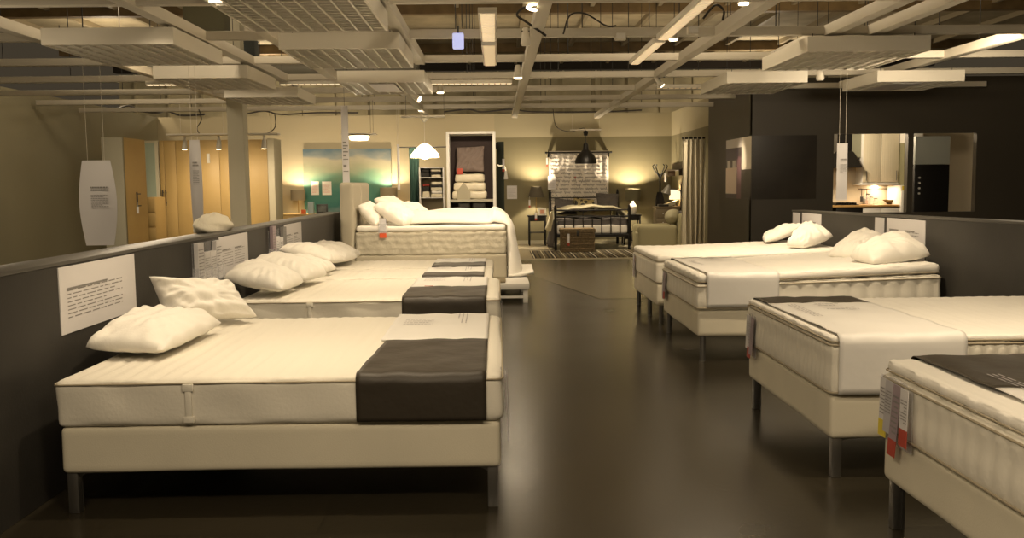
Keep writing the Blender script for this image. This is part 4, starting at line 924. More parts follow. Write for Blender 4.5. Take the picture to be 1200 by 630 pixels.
# rug with stripes
ra, rb = at(625, 303, Z=.012), at(741, 303, Z=.012)
rug = bpy.data.materials.new('striped_rug'); rug.use_nodes = True; nt = rug.node_tree; tc = nt.nodes.new('ShaderNodeTexCoord'); sx = nt.nodes.new('ShaderNodeSeparateXYZ'); nt.links.new(tc.outputs['Object'], sx.inputs[0])
m1 = nt.nodes.new('ShaderNodeMath'); m1.operation = 'MULTIPLY'; m1.inputs[1].default_value = 2.4; nt.links.new(sx.outputs['X'], m1.inputs[0]); m2 = nt.nodes.new('ShaderNodeMath'); m2.operation = 'FRACT'; nt.links.new(m1.outputs[0], m2.inputs[0])
rr = nt.nodes.new('ShaderNodeValToRGB'); cr = rr.color_ramp; cr.interpolation = 'CONSTANT'; dk_, md_, lt_ = (.03, .025, .02, 1), (.17, .14, .08, 1), (.8, .76, .6, 1)
for p_, c_ in ((0, dk_), (.10, lt_), (.16, dk_), (.24, md_), (.40, dk_), (.46, md_), (.62, lt_), (.66, md_), (.80, dk_), (.88, md_)):
    e = cr.elements.new(p_) if p_ > 0 else cr.elements[0]; e.position = p_; e.color = c_
cr.elements[-1].color = md_; nt.links.new(m2.outputs[0], rr.inputs[0]); nt.links.new(rr.outputs[0], nt.nodes['Principled BSDF'].inputs['Base Color']); nt.nodes['Principled BSDF'].inputs['Roughness'].default_value = .95
setp(MB().box((ra.x, 18.45, .012), (rb.x+.5, 20.45, .024), .003).build('striped_rug', rug), 'striped rug in black, cream and olive before the metal bed', 'rug')
# nightstands
def nstand(label, px0, px1, pyt, Y, dep=.45):
    a = at(px0, pyt, Y=Y); b = at(px1, pyt, Y=Y); t = thing('nightstand', ((a.x+b.x)/2, Y+dep/2, 0), label, 'nightstand', 'black nightstands by the metal bed'); z = a.z
    MB().box((a.x-.02, Y-.01, z-.03), (b.x+.02, Y+dep, z), .004).build('top', blackp, t); MB().box((a.x+.02, Y+.02, z-.14), (b.x-.02, Y+dep-.02, z-.03), .003).build('apron', blackp, t)
    for x in (a.x+.02, b.x-.02):
        for y in (Y+.02, Y+dep-.03): MB().box((x-.018, y-.018, .012), (x+.018, y+.018, z-.03), .002).build('leg', blackp, t)
    MB().box((a.x+.02, Y+.02, z*.42), (b.x-.02, Y+dep-.02, z*.42+.02), .002).build('lower_shelf', darkmet, t); return z
nstand('black nightstand left of the metal bed carrying the tapered lamp', 619.5, 640, 252.5, 22.3)
zq = nstand('black nightstand right of the metal bed carrying the drum shade lamp', 731, 751, 251.5, 22.3)
lamp('table lamp with tapered dark shade left of the metal bed', 628.5, 218.5, 231, 252.5, 22.55, 12, 19, shadem, e=150, group=None)
lamp('table lamp with dark drum shade and rounded white base right of the metal bed', 741.5, 221, 235, 251.5, 22.55, 18, 18, mat('olive_shade', (.13, .12, .07), .8), 'urn', e=170, group=None)
p = at(631, 252.5, Y=22.35); q = at(640, 243.5, Y=22.35)
t = thing('picture_frame', ((p.x+q.x)/2, 22.35, p.z), 'small white framed picture on the left nightstand', 'picture frame'); MB().box((p.x, 22.35, p.z), (q.x, 22.37, q.z), .004).build('frame', white, t); MB().box((p.x+.04, 22.345, p.z+.04), (q.x-.04, 22.35, q.z-.04)).build('picture', mat('pinkpic', (.6, .3, .2), .5, var=.5, vs=9), t, smooth=0)
def small_tag(label, px, py0, py1, Y, red=True, w=2.0):
    a = at(px-w/2, py0, Y=Y); b = at(px+w/2, py1, Y=Y); o = thing('price_tag', (a.x, Y, b.z), label, 'price tag', 'small price tags in the bedroom')
    MB().box((a.x, Y-.004, b.z+(.05 if red else 0)), (b.x, Y, a.z)).build('slip', paper, o, smooth=0)
    if red: MB().box((a.x, Y-.005, b.z), (b.x, Y, b.z+.05)).build('coloured_tip', redink, o, smooth=0)
    MB().cyl(((a.x+b.x)/2, Y-.002, a.z-.01), ((a.x+b.x)/2, Y-.002, a.z+.08), .003, 5).build('string', cream, o)
small_tag('small white tag with red end hanging from the left bedside lamp', 620.5, 234, 243, 22.4); small_tag('small tag with red end hanging at the front of the left nightstand', 628, 249, 258, 22.28, w=2.6)
small_tag('small tag hanging at the left end of the curtain rod', 641, 185, 195, 22.78); small_tag('small red tag hanging in the middle of the script curtain', 674, 201, 209, 22.72, w=1.4)
small_tag('white tag hanging from the reading lamp on the dark green panel', 590, 186, 201, 18.35, w=3)
def wcard(label, x0, x1, y0_, y1_, Y, seed):
    a = at(x0, y0_, Y=Y); b = at(x1, y1_, Y=Y); t = thing('wall_card', ((a.x+b.x)/2, Y, b.z), label, 'info card'); MB().box((a.x, Y-.006, b.z), (b.x, Y, a.z)).build('sheet', paper, t, smooth=0)
    mb = MB(); textblock(mb, (a.x+.03, Y-.006, a.z-.06), (1, 0, 0), (0, 0, -1), b.x-a.x-.06, (a.z-b.z)*.7, 7, seed, .3, (0, -1, 0)); mb.build('printed_text', mat('faint_ink', (.42, .40, .40), .7), t, smooth=0)
wcard('white info card on the olive wall left of the tapered bedside lamp', 594, 606, 217.5, 233, YB, 1); wcard('white info card hanging before the left part of the script curtain', 642, 651.5, 206.5, 222, 22.75, 2)
# black pendant
Y8 = 20.5; p = at(686.5, 191.5, Y=Y8); s_ = Y8/F
t = thing('black_pendant_lamp', p, 'black dome pendant lamp hanging before the script curtain', 'pendant lamp')
MB().lathe([(13*s_, 0), (12.6*s_, 4*s_), (10*s_, 9*s_), (6*s_, 13.5*s_), (3.6*s_, 16*s_), (3*s_, 22*s_), (1.6*s_, 24*s_), (1.5*s_, 23*s_), (2.8*s_, 15*s_), (9.6*s_, 8*s_), (12.3*s_, 3*s_), (12.8*s_, 0)], p, 32).build('shade', blackp, t, smooth=60)
MB().lathe([(12.2*s_, 1.2*s_), (0, 2.2*s_)], p, 28).build('lit_diffuser', glow2, t, smooth=60)
z0 = p.z+24*s_; z1 = at(686, 159, Y=Y8).z; MB().cyl((p.x, Y8, z0-.02), (p.x, Y8, z1), .006, 6).build('cord', blackp, t); MB().lathe([(0, 0), (2*s_, 0), (3.2*s_, 5*s_), (0, 6.5*s_)], (p.x, Y8, z1), 14).build('ceiling_cup', blackp, t, smooth=60)
zb2 = z1+6.4*s_; MB().box((p.x-.34, Y8-.1, zb2), (p.x+.34, Y8+.1, zb2+.02), .003).build('board', cream, t); MB().cyl((p.x-.3, Y8, zb2), (p.x-.3, Y8, 3.0), .003, 5).cyl((p.x+.3, Y8, zb2), (p.x+.3, Y8, 3.0), .003, 5).build('wires', cream, t)
light('SPOT', p+Vector((0, 0, -.02)), 90, target=p+Vector((0, .3, -2)), angle=120, blend=.8, size=.15)
# armchair
Y9 = 19.4; a = at(749, 262, Y=Y9); b = at(808, 262, Y=Y9); zA = at(770, 265, Y=Y9).z
t = thing('armchair', ((a.x+b.x)/2, Y9+.45, 0), 'olive slipcovered armchair seen from the side in the bedroom corner', 'armchair')
xr_ = at(797, 262, Y=Y9).x
MB().soft((a.x+.02, Y9+.05, .03), (xr_, Y9+.9, .44), .04, .1).build('base', olivech, t, smooth=60)
for k, y in enumerate((Y9, Y9+.76)): MB().soft((a.x, y, .02), (xr_-.05, y+.18, zA+.02), .07, .08, lambda p, n: .006*math.sin(p.x*9)).build('arm', olivech, t, smooth=60)
MB().soft((a.x+.05, Y9+.18, .43), (xr_-.12, Y9+.76, .56), .05, .08).build('seat_cushion', olivech, t, smooth=60)
mb = MB().soft((0, Y9, .02), (.20, Y9+.94, .86-.02), .08, .08); mb.move(Matrix.Translation((xr_-.10, 0, 0)) @ Matrix.Shear('YZ', 4, (0, 0))); 
for v in mb.bm.verts: v.co.x += .12*v.co.z
mb.build('back', olivech, t, smooth=60)
p = at(790, 252, Y=Y9+.2); 
def bol(u, v):
    th = u*2*math.pi; k = (2*v-1); r = .155*(1-abs(k)**6)**.5
    return Vector((p.x+r*math.cos(th)+.02+.11*k, Y9+.46+.36*k, zA+.02+.17+r*math.sin(th)))
o = MB().grid(bol, 32, 20).build('bolster_cushion', mat('pale_olive', (.42, .39, .26), .9), smooth=80); setp(o, 'round bolster cushion lying on the olive armchair', 'cushion')
o = MB().soft((p.x+.14, Y9+.25, zA+.03), (p.x+.36, Y9+.75, zA+.30), .08, .07).build('dark_cushion', greyfab, smooth=80); setp(o, 'small dark cushion tucked behind the bolster on the armchair', 'cushion')
# dresser with lamp in the corner
a = at(769, 242, Y=21.6); b = at(802, 242, Y=21.6)
t = thing('dresser', ((a.x+BX)/2, 21.8, 0), 'grey brown chest of drawers in the far right bedroom corner', 'dresser'); dm = mat('taupe_wood', (.20, .16, .095), .5, var=.12, vs=3)
MB().box((a.x, 21.6, .012), (min(b.x, BX-.06), 22.0, a.z-.03), .004).build('body', dm, t); MB().box((a.x-.02, 21.57, a.z-.03), (BX-.03, 22.03, a.z), .004).build('top', dm, t)
for k in range(4):
    z = .06+k*(a.z-.12)/4; d = MB().box((a.x+.02, 21.585, z), (BX-.08, 21.6, z+(a.z-.16)/4), .003).build('drawer', dm, t); xm = (a.x+b.x)/2
    for xx in (a.x+.16, b.x-.14): MB().lathe([(0, -.014), (.016, 0), (0, .014)], (xx, 21.575, z+(a.z-.16)/8), 10).build('knob', white, d)
lamp('small lit cream table lamp on the corner dresser', 791, 222, 233.5, 242, 21.85, 11, 13.5, mat('lit_cream_shade', (1, .80, .5), .6, emit=1.3), 'stem', e=14, bm_=white, group=None)
p = at(777, 241, Y=21.75); o = MB().poly([(p.x-.08, 21.7, p.z), (p.x+.22, 21.7, p.z), (p.x+.38, 21.7, p.z+.13), (p.x+.34, 21.7, p.z+.13)], (0, .2, .0)).build('open_magazine', mat('pale_page', (.5, .46, .34), .5), smooth=0); setp(o, 'pale open booklet leaning on the dresser beside the cream lamp', 'booklet')
o = MB().box((p.x-.12, 21.65, a.z), (p.x+.12, 21.85, a.z+.05), .01).build('dark_tray', darkmet); setp(o, 'dark tray lying at the left end of the corner dresser', 'tray')
# coat stand
cx_ = mx(773.5, 22.3); t = thing('coat_stand', (cx_, 22.3, 0), 'dark bentwood coat stand with curved hooks in the bedroom corner', 'coat stand')
z9 = at(773, 198, Y=22.3).z; MB().cyl((cx_, 22.3, .05), (cx_, 22.3, z9-.12), .022, 10).build('pole', blackp, t)
for k in range(4):
    A = R(k*90+20); d = Vector((math.cos(A), math.sin(A), 0)); c_ = Vector((cx_, 22.3, z9-.30))
    MB().tube(spline([c_, c_+d*.03+Vector((0, 0, .12)), c_+d*.12+Vector((0, 0, .24)), c_+d*.20+Vector((0, 0, .36)), c_+d*.15+Vector((0, 0, .41))], 6), .013, 6).build('hook_arm', blackp, t)
    MB().tube(spline([c_+Vector((0, 0, -1.2)), c_+d*.14+Vector((0, 0, -1.4)), c_+d*.22+Vector((0, 0, .31-z9))], 6), .013, 6).build('foot', blackp, t)
pz = z9-.55; mb = MB()
def coat(u, v): th = u*2*math.pi; r = (.05+.06*math.sin(v*2.6))*(1+.2*math.sin(3*th+v*4)); return Vector((cx_-.03+r*math.cos(th)*1.1, 22.17+r*math.sin(th)*.7, pz-.72*v))
mb.grid(coat, 24, 16); setp(mb.build('hanging_coat', mat('black_cloth', (.015, .013, .012), .9), smooth=80), 'black garment hanging on the coat stand', 'coat')
p = at(779.5, 203, Y=22.1); setp(MB().box((p.x-.02, 22.1, at(779, 213, Y=22.1).z), (p.x+.03, 22.11, p.z)).build('paper_tag', paper), 'small pale tag hanging from the coat stand', 'price tag')
# wall shelf and frame on the right wall
t = thing('wall_shelf', (BX-.15, 21.6, 2.0), 'dark wooden wall shelf high on the right bedroom wall', 'wall shelf')
za = at(790, 192, Y=22).z; MB().box((BX-.22, 20.9, za-.16), (BX, 22.7, za-.13), .004).build('board', mat('dark_walnut', (.06, .035, .015), .5), t)
MB().box((BX-.04, 20.9, za-.13), (BX, 22.7, za+.02), .003).build('back_rail', MC['dark_walnut'], t)
for y in (21.1, 22.5): MB().box((BX-.18, y-.015, za-.28), (BX, y+.015, za-.16), .004).build('bracket', MC['dark_walnut'], t)
t = thing('wall_mirror', (BX-.02, 21.3, 1.3), 'framed mirror on the right bedroom wall beneath the dark shelf', 'mirror'); za = at(797, 213, Y=21.3).z
mb = MB(); mb.box((BX-.03, 20.7, za-.75), (BX, 20.76, za)).box((BX-.03, 21.64, za-.75), (BX, 21.7, za)).box((BX-.03, 20.76, za-.06), (BX, 21.64, za)).box((BX-.03, 20.76, za-.75), (BX, 21.64, za-.69)); mb.build('frame', MC['dark_walnut'], t, smooth=0); MB().box((BX-.012, 20.76, za-.69), (BX-.002, 21.64, za-.06)).build('glass', mat('dull_mirror', (.32, .30, .2), .2), t, smooth=0)
# floor lamp arching over the chair
px_ = mx(806, 19.9); t = thing('arc_floor_lamp', (px_, 19.9, 0), 'thin dark floor lamp with swing arm and small grey shade by the armchair', 'floor lamp')
zt_ = at(806, 229, Y=19.9).z; MB().lathe([(0, 0), (.13, 0), (.13, .02), (.02, .03)], (px_, 19.9, .012), 20).build('base', darkmet, t); MB().cyl((px_, 19.9, .03), (px_, 19.9, zt_+.02), .012, 8).build('pole', darkmet, t)
e = at(781, 222, Y=19.9); MB().tube(spline([(px_, 19.9, zt_), ((px_+e.x)/2, 19.9, (zt_+e.z)/2+.06), (e.x, 19.9, e.z)], 6), .01, 6).build('arm', darkmet, t)
mb = MB().lathe([(.02, .16), (.045, .13), (.11, -.04), (.105, -.04), (.04, .12), (.015, .15)], (0, 0, 0), 20); mb.move(Matrix.Translation((e.x, 19.9, e.z-.05)) @ Matrix.Rotation(R(18), 4, 'Y')); mb.build('lamp_shade', mat('grey_enamel', (.16, .15, .12), .4), t, smooth=60)
# beige curtains on right
t, a, b, z = curtain('beige_curtain', 'long beige tab curtain hanging at the right end of the bedroom', 800, 829, 163.5, 292, 19.3, sheer, 5, .07, z0=.02)
MB().cyl((a.x-.02, 19.3, a.z+.03), (b.x+.10, 19.3, a.z+.03), .02, 8).build('rod', blackp, t)
for k in range(6): x = a.x+.03+(b.x-a.x-.06)*k/5; MB().tube([(x+.0, 19.3+.03*math.cos(w), a.z+.02+.035*math.sin(w)) for w in [j*math.pi/5 for j in range(10)]], .01, 5, True).build('tab', sheer, t)
# ================================================================ WARDROBE AREA
def wdoor(t, x0, x1, y, z0, z1, m=oak, name='door'): return MB().box((x0+.003, y-.02, z0), (x1-.003, y, z1), .002).build(name, m, t)
Yw = 17.6; zt_ = at(250, 164, Y=Yw).z
xa = at(188, 200, Y=Yw).x; xb = at(314, 200, Y=Yw).x; cols = [at(x, 200, Y=Yw).x for x in (188, 193.5, 207, 231, 258, 285, 314)]
t = thing('wardrobe', ((xa+xb)/2, Yw+.3, 0), 'long tall oak wardrobe with flush doors behind the grey column', 'wardrobe')
MB().box((xa, Yw, 0), (xb, Yw+.58, zt_), .003).build('body', oak, t)
for x0_, x1_ in zip(cols, cols[1:]): wdoor(t, x0_, x1_, Yw, .06, zt_-.02)
for px in (192, 195.5): p = at(px, 231, Y=Yw); MB().cyl((p.x, Yw-.05, p.z-.16), (p.x, Yw-.05, p.z+.14), .010, 8).box((p.x-.008, Yw-.05, p.z-.12), (p.x+.008, Yw-.02, p.z-.10)).box((p.x-.008, Yw-.05, p.z+.08), (p.x+.008, Yw-.02, p.z+.10)).build('handle', darkmet, t)
p = at(244.5, 183, Y=Yw); MB().box((p.x-.03, Yw-.04, p.z-.13), (p.x+.03, Yw-.02, p.z+.05), .006).build('label_plate', cream, t)
xc_ = at(322, 200, Y=Yw).x; t = thing('wardrobe_end_panel', ((xb+xc_)/2, Yw+.3, 0), 'pale cream end panel at the right side of the long oak wardrobe', 'panel'); MB().box((xb+.004, Yw-.02, 0), (xc_, Yw+.58, zt_+.02), .004).build('panel', mat('pale_panel', (.55, .50, .36), .5), t)
# mirror door & chest
xm0, xm1 = at(169, 200, Y=Yw).x, at(187, 200, Y=Yw).x
t = thing('mirror_door', ((xm0+xm1)/2, Yw+.1, 0), 'tall pale mirror door left of the long oak wardrobe', 'mirror'); MB().box((xm0, Yw-.01, 0), (xm1-.01, Yw+.05, zt_), .004).build('frame', mat('pale_panel', (.5, .5, .4), .5), t); MB().box((xm0+.04, Yw-.016, .05), (xm1-.07, Yw-.01, zt_-.04)).build('glass', mat('frosted', (.36, .42, .33), .35), t, smooth=0)
a = at(170.5, 231, Y=16.6); b = at(181.5, 231, Y=16.6); t = thing('chest_of_drawers', ((a.x+b.x)/2, 16.8, 0), 'narrow oak chest of drawers before the pale mirror door', 'chest of drawers')
MB().box((a.x, 16.6, 0), (b.x, 17.1, a.z), .003).build('body', oak, t)
n = 5
for k in range(n): z = .02+k*(a.z-.03)/n; MB().box((a.x+.005, 16.58, z+.01), (b.x-.005, 16.598, z+(a.z-.03)/n-.012), .003).build('drawer', oak, t)
# nearer wardrobe at left
Yn = 15.2; a = at(144.5, 161, Y=Yn); b = at(160, 165, Y=Yn+.6)
t = thing('wardrobe', ((a.x+b.x)/2, Yn+.3, 0), 'single tall oak wardrobe door leaf at far left, nearest the camera', 'wardrobe')
mb = MB().poly([(a.x, Yn, 0), (b.x-.02, Yn+.35, 0), (b.x-.02, Yn+.9, 0), (a.x, Yn+.9, 0)], (0, 0, a.z)); mb.build('body', oak, t, smooth=0)
p = at(161.5, 225, Y=Yn+.2); p2 = at(161.5, 243, Y=Yn+.2); MB().cyl((p.x, Yn+.16, p2.z), (p.x, Yn+.16, p.z), .014, 8).box((p.x-.01, Yn+.15, p.z-.04), (p.x+.01, Yn+.3, p.z-.02)).box((p.x-.01, Yn+.15, p2.z+.02), (p.x+.01, Yn+.3, p2.z+.04)).build('handle', darkmet, t)
small_tag('small white tag below the handle of the nearest oak wardrobe', 161.5, 242, 250, Yn+.12, False, 3)
a2 = at(118, 161, Y=Yn-.05); t = thing('pale_wardrobe_side', ((a2.x+a.x)/2, Yn+.3, 0), 'pale grey side panel left of the nearest oak wardrobe', 'panel'); MB().box((a2.x, Yn-.05, 0), (a.x-.01, Yn+.0, a.z), .003).build('panel', mat('pale_grey_panel', (.36, .34, .26), .6), t)
# track light
ya = 16.3; a = at(197, 158.5, Y=ya); b = at(327, 162, Y=ya)
t = thing('track_light', ((a.x+b.x)/2, ya, a.z), 'cream track board with three small spotlights before the oak wardrobes', 'track light'); MB().box((a.x, ya-.12, a.z-.01), (b.x, ya+.12, a.z+.02), .003).build('board', cream, t)
for px in (216.5, 256.5, 309.5):
    x = at(px, 160, Y=ya).x; h = MB().cyl((x, ya, a.z-.02), (x, ya, a.z-.09), .02, 8).cyl((x, ya, a.z-.09), (x-.01, ya, a.z-.25), .035, 14, .05).build('spot_head', cream, t)
    MB().cyl((x-.01, ya, a.z-.25), (x-.01, ya, a.z-.254), .042, 14).build('bulb', glow, h); light('SPOT', (x-.01, ya, a.z-.28), 60, target=(x-.1, Yw, 1.0), angle=120, blend=1, size=.1)
mb = MB()
for px in (212, 262, 318): x = at(px, 160, Y=ya).x; mb.cyl((x, ya, a.z+.01), (x, ya, 3.0), .003, 5)
mb.build('wires', cream, t)
# ================================================================ DARK WALL PICTURE, wrapping its corner
zt_ = at(882, 159, Y=y2).z; zb_ = at(882, 233.5, Y=y2).z; xe = at(956, 200, Y=y2).x; ys_ = at(852.5, 200, X=BX).y
t = thing('corner_picture', (BX, y2, zb_), 'dark wrapped picture around the charcoal wall corner with bright bedroom scene on its left part', 'picture')
MB().box((BX-.02, y2-.026, zb_), (xe, y2-.021, zt_)).build('dark_panel', mat('near_black_print', (.030, .024, .017), .28, var=.4, vs=1.5), t, smooth=0)
W = ys_-y2; H_ = zt_-zb_; XX = BX-.02
MB().box((XX-.006, y2, zb_), (XX, ys_, zt_)).build('side_panel', mat('plum_print', (.06, .045, .05), .35), t, smooth=0)
def pp(name, u0, u1, v0, v1, m, d=.008): MB().box((XX-d, y2+W*u0, zt_-H_*v1), (XX-.005, y2+W*u1, zt_-H_*v0)).build(name, m, t, smooth=0)
pp('printed_window', 0, .36, 0, .52, mat('print_cream', (.9, .82, .68), .4)); pp('printed_wall', .36, 1, .0, .15, mat('print_grey', (.62, .57, .54), .4)); pp('printed_bed', .55, 1, .48, .92, mat('print_pink', (.78, .64, .54), .4))
pp('printed_curtain', .38, .54, .30, 1, mat('print_mauve', (.16, .08, .10), .4)); pp('printed_lamps', .6, .72, .36, .48, MC['print_grey']); pp('printed_lamps', .82, .94, .36, .48, MC['print_grey']); pp('printed_shadow', .5, 1, .16, .34, mat('print_violet', (.07, .05, .08), .4)); pp('printed_base', 0, .36, .52, 1, mat('print_dark', (.03, .022, .018), .4))
# ================================================================ KITCHEN beyond the opening
Yk = 18.2
wt = mat('kitchen_tile', (.70, .62, .47), .3, bump=(4, .05))
kx0 = at(960, 200, Y=Yk+.7).x; kx1 = at(1150, 200, Y=Yk+.7).x
struct('wall_kitchen', MB().box((kx0-1, Yk+.7, 0), (kx1+1, Yk+.8, 3.23)), wt)
zc_ = at(1020, 240, Y=Yk).z
xk0 = kx0-.8; xk1 = at(1054, 240, Y=Yk).x
setp(MB().box((xk0, Yk-.02, zc_-.04), (xk1, Yk+.7, zc_), .004).build('kitchen_worktop', mat('oak_worktop', (.50, .30, .11), .4, var=.15, vs=4)), 'oak worktop seen through the kitchen opening', 'worktop')
xo0, xo1 = at(980, 246, Y=Yk).x, at(1011, 246, Y=Yk).x
t = thing('oven', ((xo0+xo1)/2, Yk+.3, 0), 'black built-in oven under the hob in the kitchen opening', 'oven'); MB().box((xo0, Yk, 0), (xo1, Yk+.58, zc_-.045), .004).build('body', blackp, t); MB().cyl((xo0+.08, Yk-.03, zc_-.17), (xo1-.08, Yk-.03, zc_-.17), .01, 8).build('handle', steel, t)
t = thing('base_cabinet', ((xo1+xk1)/2, Yk+.3, 0), 'white base cabinet under the oak worktop, right of the oven', 'cabinet'); MB().box((xo1+.005, Yk+.02, .08), (xk1, Yk+.58, zc_-.045), .003).build('body', white, t)
xm = (xo1+xk1)/2
for x0_, x1_ in ((xo1, xm), (xm, xk1)): wdoor(t, x0_+.005, x1_-.005, Yk+.02, .1, zc_-.05, white)
MB().box((xo1+.005, Yk+.06, 0), (xk1, Yk+.5, .08)).build('plinth', darkmet, t)
t = thing('hob', ((xo0+xo1)/2, Yk+.3, zc_), 'black gas hob with cast grates on the oak worktop', 'hob'); MB().box((xo0, Yk+.06, zc_), (xo1-.05, Yk+.56, zc_+.012), .003).build('plate', blackp, t)
mb = MB()
for k in range(8): x = xo0+.05+k*(xo1-xo0-.15)/7; mb.box((x-.012, Yk+.1, zc_+.012), (x+.012, Yk+.5, zc_+.05), .003)
mb.build('grates', blackp, t)
# hood
xh0, xh1 = at(977, 196, Y=Yk+.1).x-.35, at(1011, 196, Y=Yk+.1).x; zh = at(1000, 196, Y=Yk+.1).z; zh2 = at(1000, 183, Y=Yk+.2).z
t = thing('cooker_hood', ((xh0+xh1)/2, Yk+.4, zh), 'black pyramid cooker hood with grey chimney above the hob', 'cooker hood')
xq0, xq1 = at(994, 170, Y=Yk+.4).x, at(1008, 170, Y=Yk+.4).x
mb = MB(); A_ = [(xh0, Yk+.1, zh), (xh1, Yk+.1, zh), (xh1, Yk+.68, zh), (xh0, Yk+.68, zh)]; B_ = [(xq0-.25, Yk+.38, zh2+.10), (xq0+.1, Yk+.38, zh2+.10), (xq0+.1, Yk+.68, zh2+.10), (xq0-.25, Yk+.68, zh2+.10)]
va = [mb.bm.verts.new(p) for p in A_]; vb = [mb.bm.verts.new((p[0], p[1], p[2])) for p in B_]; mb.bm.faces.new(va[::-1]); mb.bm.faces.new(vb)
for i in range(4): mb.bm.faces.new((va[i], va[(i+1) % 4], vb[(i+1) % 4], vb[i]))
mb.build('canopy', blackp, t, smooth=0); MB().box((xq0-.22, Yk+.40, zh2+.09), (xq0+.07, Yk+.68, 3.0)).build('chimney', blackp, t)
MB().box((xq0+.08, Yk+.42, zh2-.02), (xq1+.03, Yk+.69, 3.0)).build('side_panel', mat('hood_grey', (.22, .22, .16), .5), t)
# wall cabinets
xa, xb = at(1011, 218, Y=Yk+.3).x, at(1053, 218, Y=Yk+.3).x; zl = at(1030, 215, Y=Yk+.3).z; zc2 = at(1030, 150, Y=Yk+.3).z
t = thing('wall_cabinet', ((xa+xb)/2, Yk+.5, zl), 'white two-door wall cabinet with grooved fronts and lit underside', 'wall cabinet'); MB().box((xa, Yk+.32, zl), (xb, Yk+.69, zc2), .003).build('body', white, t)
gw = mat('grooved_white', (.62, .56, .42), .5, wave=(8, .12, 'X'))
xm = (xa+xb)/2
for x0_, x1_, xx in ((xa, xm, xa+.06), (xm, xb, xb-.06)): d = wdoor(t, x0_, x1_, Yk+.32, zl+.03, zc2, gw); MB().cyl((xx, Yk+.27, zl+.06), (xx, Yk+.27, zl+.26), .008, 6).build('handle', steel, d)
MB().box((xa-.05, Yk+.3, zl-.03), (xb, Yk+.69, zl), .002).build('light_rail', white, t)
light('AREA', ((xa+xb)/2+.05, Yk+.5, zl-.04), 9, size=.6, sx=.1, target=((xa+xb)/2, Yk+.5, 0))
xr0, xr1 = at(1006, 220, Y=Yk+.66).x, at(1052, 220, Y=Yk+.66).x; zr = at(1030, 221, Y=Yk+.66).z
t = thing('utensil_rail', ((xr0+xr1)/2, Yk+.66, zr), 'metal rail with hanging utensils under the wall cabinet', 'utensil rail'); MB().cyl((xr0, Yk+.66, zr), (xr1, Yk+.66, zr), .01, 8).build('rail', steel, t)
for k, px in enumerate((1010, 1013, 1016, 1042, 1045)): x = at(px, 220, Y=Yk+.64).x; L = .26+.06*(k % 3); MB().cyl((x, Yk+.64, zr), (x, Yk+.64, zr-L*.6), .008, 6).box((x-.03, Yk+.63, zr-L), (x+.03, Yk+.645, zr-L*.6), .004).build('utensil', [darkmet, steel, mat('wood_tool', (.3, .14, .05), .5)][k % 3], t)
for k, (px, h, m_, l) in enumerate(((1017, .20, plastic, 'tall clear jar on the oak worktop left of the lit splashback'), (1021, .14, plastic, 'middle clear jar on the oak worktop'), (1026, .11, plastic, 'short clear jar on the oak worktop'))):
    x = at(px, 238, Y=Yk+.35).x; t = thing('jar', (x, Yk+.35, zc_), l, 'jar', 'jars on the kitchen worktop'); MB().lathe([(0, 0), (.045, 0), (.048, .01), (.048, h-.03), (.035, h), (0, h)], (x, Yk+.35, zc_), 14).build('glass', plastic, t, smooth=60); MB().lathe([(0, h), (.04, h), (.04, h+.02), (0, h+.02)], (x, Yk+.35, zc_), 14).build('lid', steel, t)
x = at(1044, 234, Y=Yk+.45).x; t = thing('wooden_bowl', (x, Yk+.45, zc_), 'dark shallow bowl at the right end of the worktop', 'bowl'); MB().lathe([(0, 0), (.06, 0), (.16, .09), (.155, .09), (.055, .01), (0, .01)], (x, Yk+.45, zc_), 20).build('bowl', mat('bowl_brown', (.10, .07, .03), .5), t, smooth=60)
# fridge
xf0, xf1 = at(1055, 220, Y=Yk).x, at(1068, 220, Y=Yk).x; zf = at(1060, 217, Y=Yk).z
t = thing('fridge', ((xf0+xf1)/2, Yk+.3, 0), 'white fridge with yellow sticker beside the kitchen worktop', 'fridge'); MB().box((xf0, Yk-.02, .02), (xf1+.25, Yk+.6, zf), .01).build('body', white, t); MB().box((xf0, Yk-.06, .05), (xf1+.25, Yk-.022, zf-.12), .008).build('door', white, t); MB().box((xf0+.01, Yk-.065, zf-.10), (xf0+.07, Yk-.06, zf-.01)).build('sticker', yelink, t, smooth=0)
zf2 = at(1060, 167, Y=Yk).z; t = thing('bridge_cabinet', ((xf0+xf1)/2, Yk+.4, zf+.02), 'olive grey panel above the white fridge', 'panel'); MB().box((xb+.01, Yk+.1, zf), (xf1+.25, Yk+.65, zf2), .004).build('panel', mat('olive_grey', (.20, .19, .11), .6), t); MB().box((xb+.01, Yk+.1, zf2), (xf1+.25, Yk+.65, zc2), .004).build('cabinet', white, t)
# oven tower in second opening
Yt = y2+.12; xt0 = at(1072, 200, Y=Yt).x; t = thing('oven_tower', (xt0+.3, Yt+.3, 0), 'tall unit with black oven below a pale cabinet at the right photo edge', 'oven tower'); zt1 = at(1071, 193, Y=Yt).z
MB().box((xt0, Yt, .0), (xt0+.6, Yt+.28, zt1), .003).build('oven_body', blackp, t); MB().box((xt0, Yt, zt1+.005), (xt0+.6, Yt+.28, 2.24), .003).build('upper_cabinet', mat('pale_blue_grey', (.40, .42, .38), .5), t)
for k in range(4): z = zt1-.22-k*.09; MB().cyl((xt0+.08, Yt, z), (xt0+.08, Yt-.02, z), .018, 10).build('knob', white, t)
light('POINT', (6.0, 17.2, 2.7), 230, size=.2); light('POINT', (4.9, 17.6, 2.0), 30, size=.1)  # fill points added to brighten the kitchen
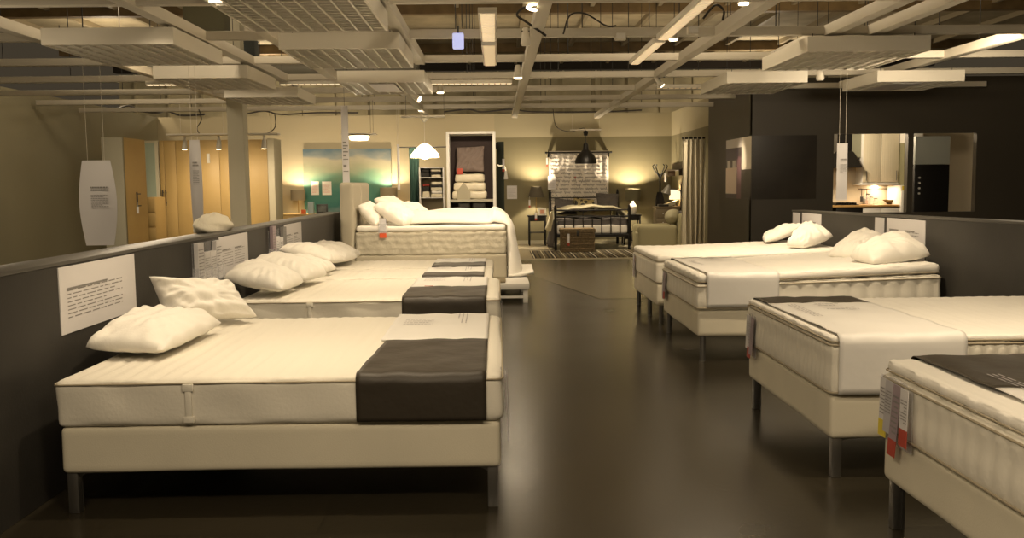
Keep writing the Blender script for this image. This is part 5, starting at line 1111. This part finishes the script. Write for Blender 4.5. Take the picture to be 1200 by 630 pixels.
# ================================================================ LIGHT
def sp(x, y, tx, ty, e, ang=80, z=2.9, tz=.6, size=.06): light('SPOT', (x, y, z), e, target=(tx, ty, tz), angle=ang, blend=.9, size=size)
L = 255
sp(-.6, 4.3, -1.0, 5.2, L*.62, 95); sp(-1.6, 5.4, -1.5, 5.3, L*.36, 90)
sp(-.6, 6.8, -1.0, 7.8, L*.8, 90); sp(-.7, 8.8, -1.0, 9.3, L*.6, 90); sp(-.6, 10.6, -.9, 12.8, L*1.0, 90); sp(.2, 11.9, -.8, 13.2, L*.8, 80)
sp(2.3, 4.2, 2.6, 5.3, L*.8, 90); sp(2.4, 7.0, 2.7, 8.4, L*1.1, 90); sp(2.6, 9.6, 2.8, 10.6, L*1.0, 90); sp(2.2, 2.6, 2.7, 3.3, L*.5, 90)
sp(2.0, 19.0, 2.2, 21.6, 85, 80, size=.3); sp(-1.5, 18.5, -2.6, 22.9, 260, 100, tz=1.9); sp(-4.5, 18.6, -4.9, 22.9, 200, 100, tz=1.9); sp(.4, 20.5, .3, 23, 45, 100, tz=2, size=.3)
sp(-.2, 14.9, -.6, 17.3, 140, 70, tz=1.6)
sp(.9, 13.5, .9, 16.2, 60, 80, tz=0); sp(-1.2, 17.6, -1.4, 19.2, 110, 70, tz=1.3); sp(-2.0, 6.6, -2.36, 8.2, 30, 60, tz=1.2)  # last two spots added to brighten the shelf textiles and the throw
# added fill lights for overall brightness, no fixtures behind them
for x, y, e in ((-1.2, 1.2, 48), (1.2, 1.0, 50), (0, 14.5, 40), (-4.5, 12.0, 130), (-5.5, 7.0, 40)): light('AREA', (x, y, 2.95), e, size=1.0, sx=.25, target=(x, y, 0))
for x, y, e in ((-3, 10, 60), (2.4, 10.5, 60), (-2, 17, 16), (3, 17, 10), (-6.5, 26.5, 120), (7.5, 26.5, 120), (0, 6, 40), (-6, 15, 50), (-9, 22, 60)): light('POINT', (x, y, 4.3), e*1.6, size=.3)  # points added in the roof void to lift deck and far wall
for x, y, e in ((-.3, 2.6, 30), (-4.6, 7.4, 30), (4.6, 8, 12)): light('POINT', (x, y, 2.0), e, size=.35)  # low soft fill points, added with no lamp there
sp(3.0, 18.9, 4.0, 19.4, 70, 90, tz=1.0); sp(3.4, 18.7, 3.6, 20.2, 60, 80, tz=.6); sp(2.6, 16.2, 4.35, 16.3, 230, 22, tz=1.85); light('AREA', (5.0, 9.8, 2.75), 62, size=.9, sx=.3, target=(6.2, 15.6, 1.6)); sp(-2.7, 7.6, -3.7, 10.5, 50, 40, tz=1.7)  # added to brighten curtain, armchair, corner picture, dark wall and left sign
w = bpy.data.worlds.new('world'); bpy.context.scene.world = w; w.use_nodes = True; w.node_tree.nodes['Background'].inputs[0].default_value = (1, .78, .50, 1); w.node_tree.nodes['Background'].inputs[1].default_value = .05
vs = bpy.context.scene.view_settings; vs.view_transform = 'Standard'; vs.look = 'None'; vs.gamma = 1; vs.use_curve_mapping = False; vs.exposure = 0
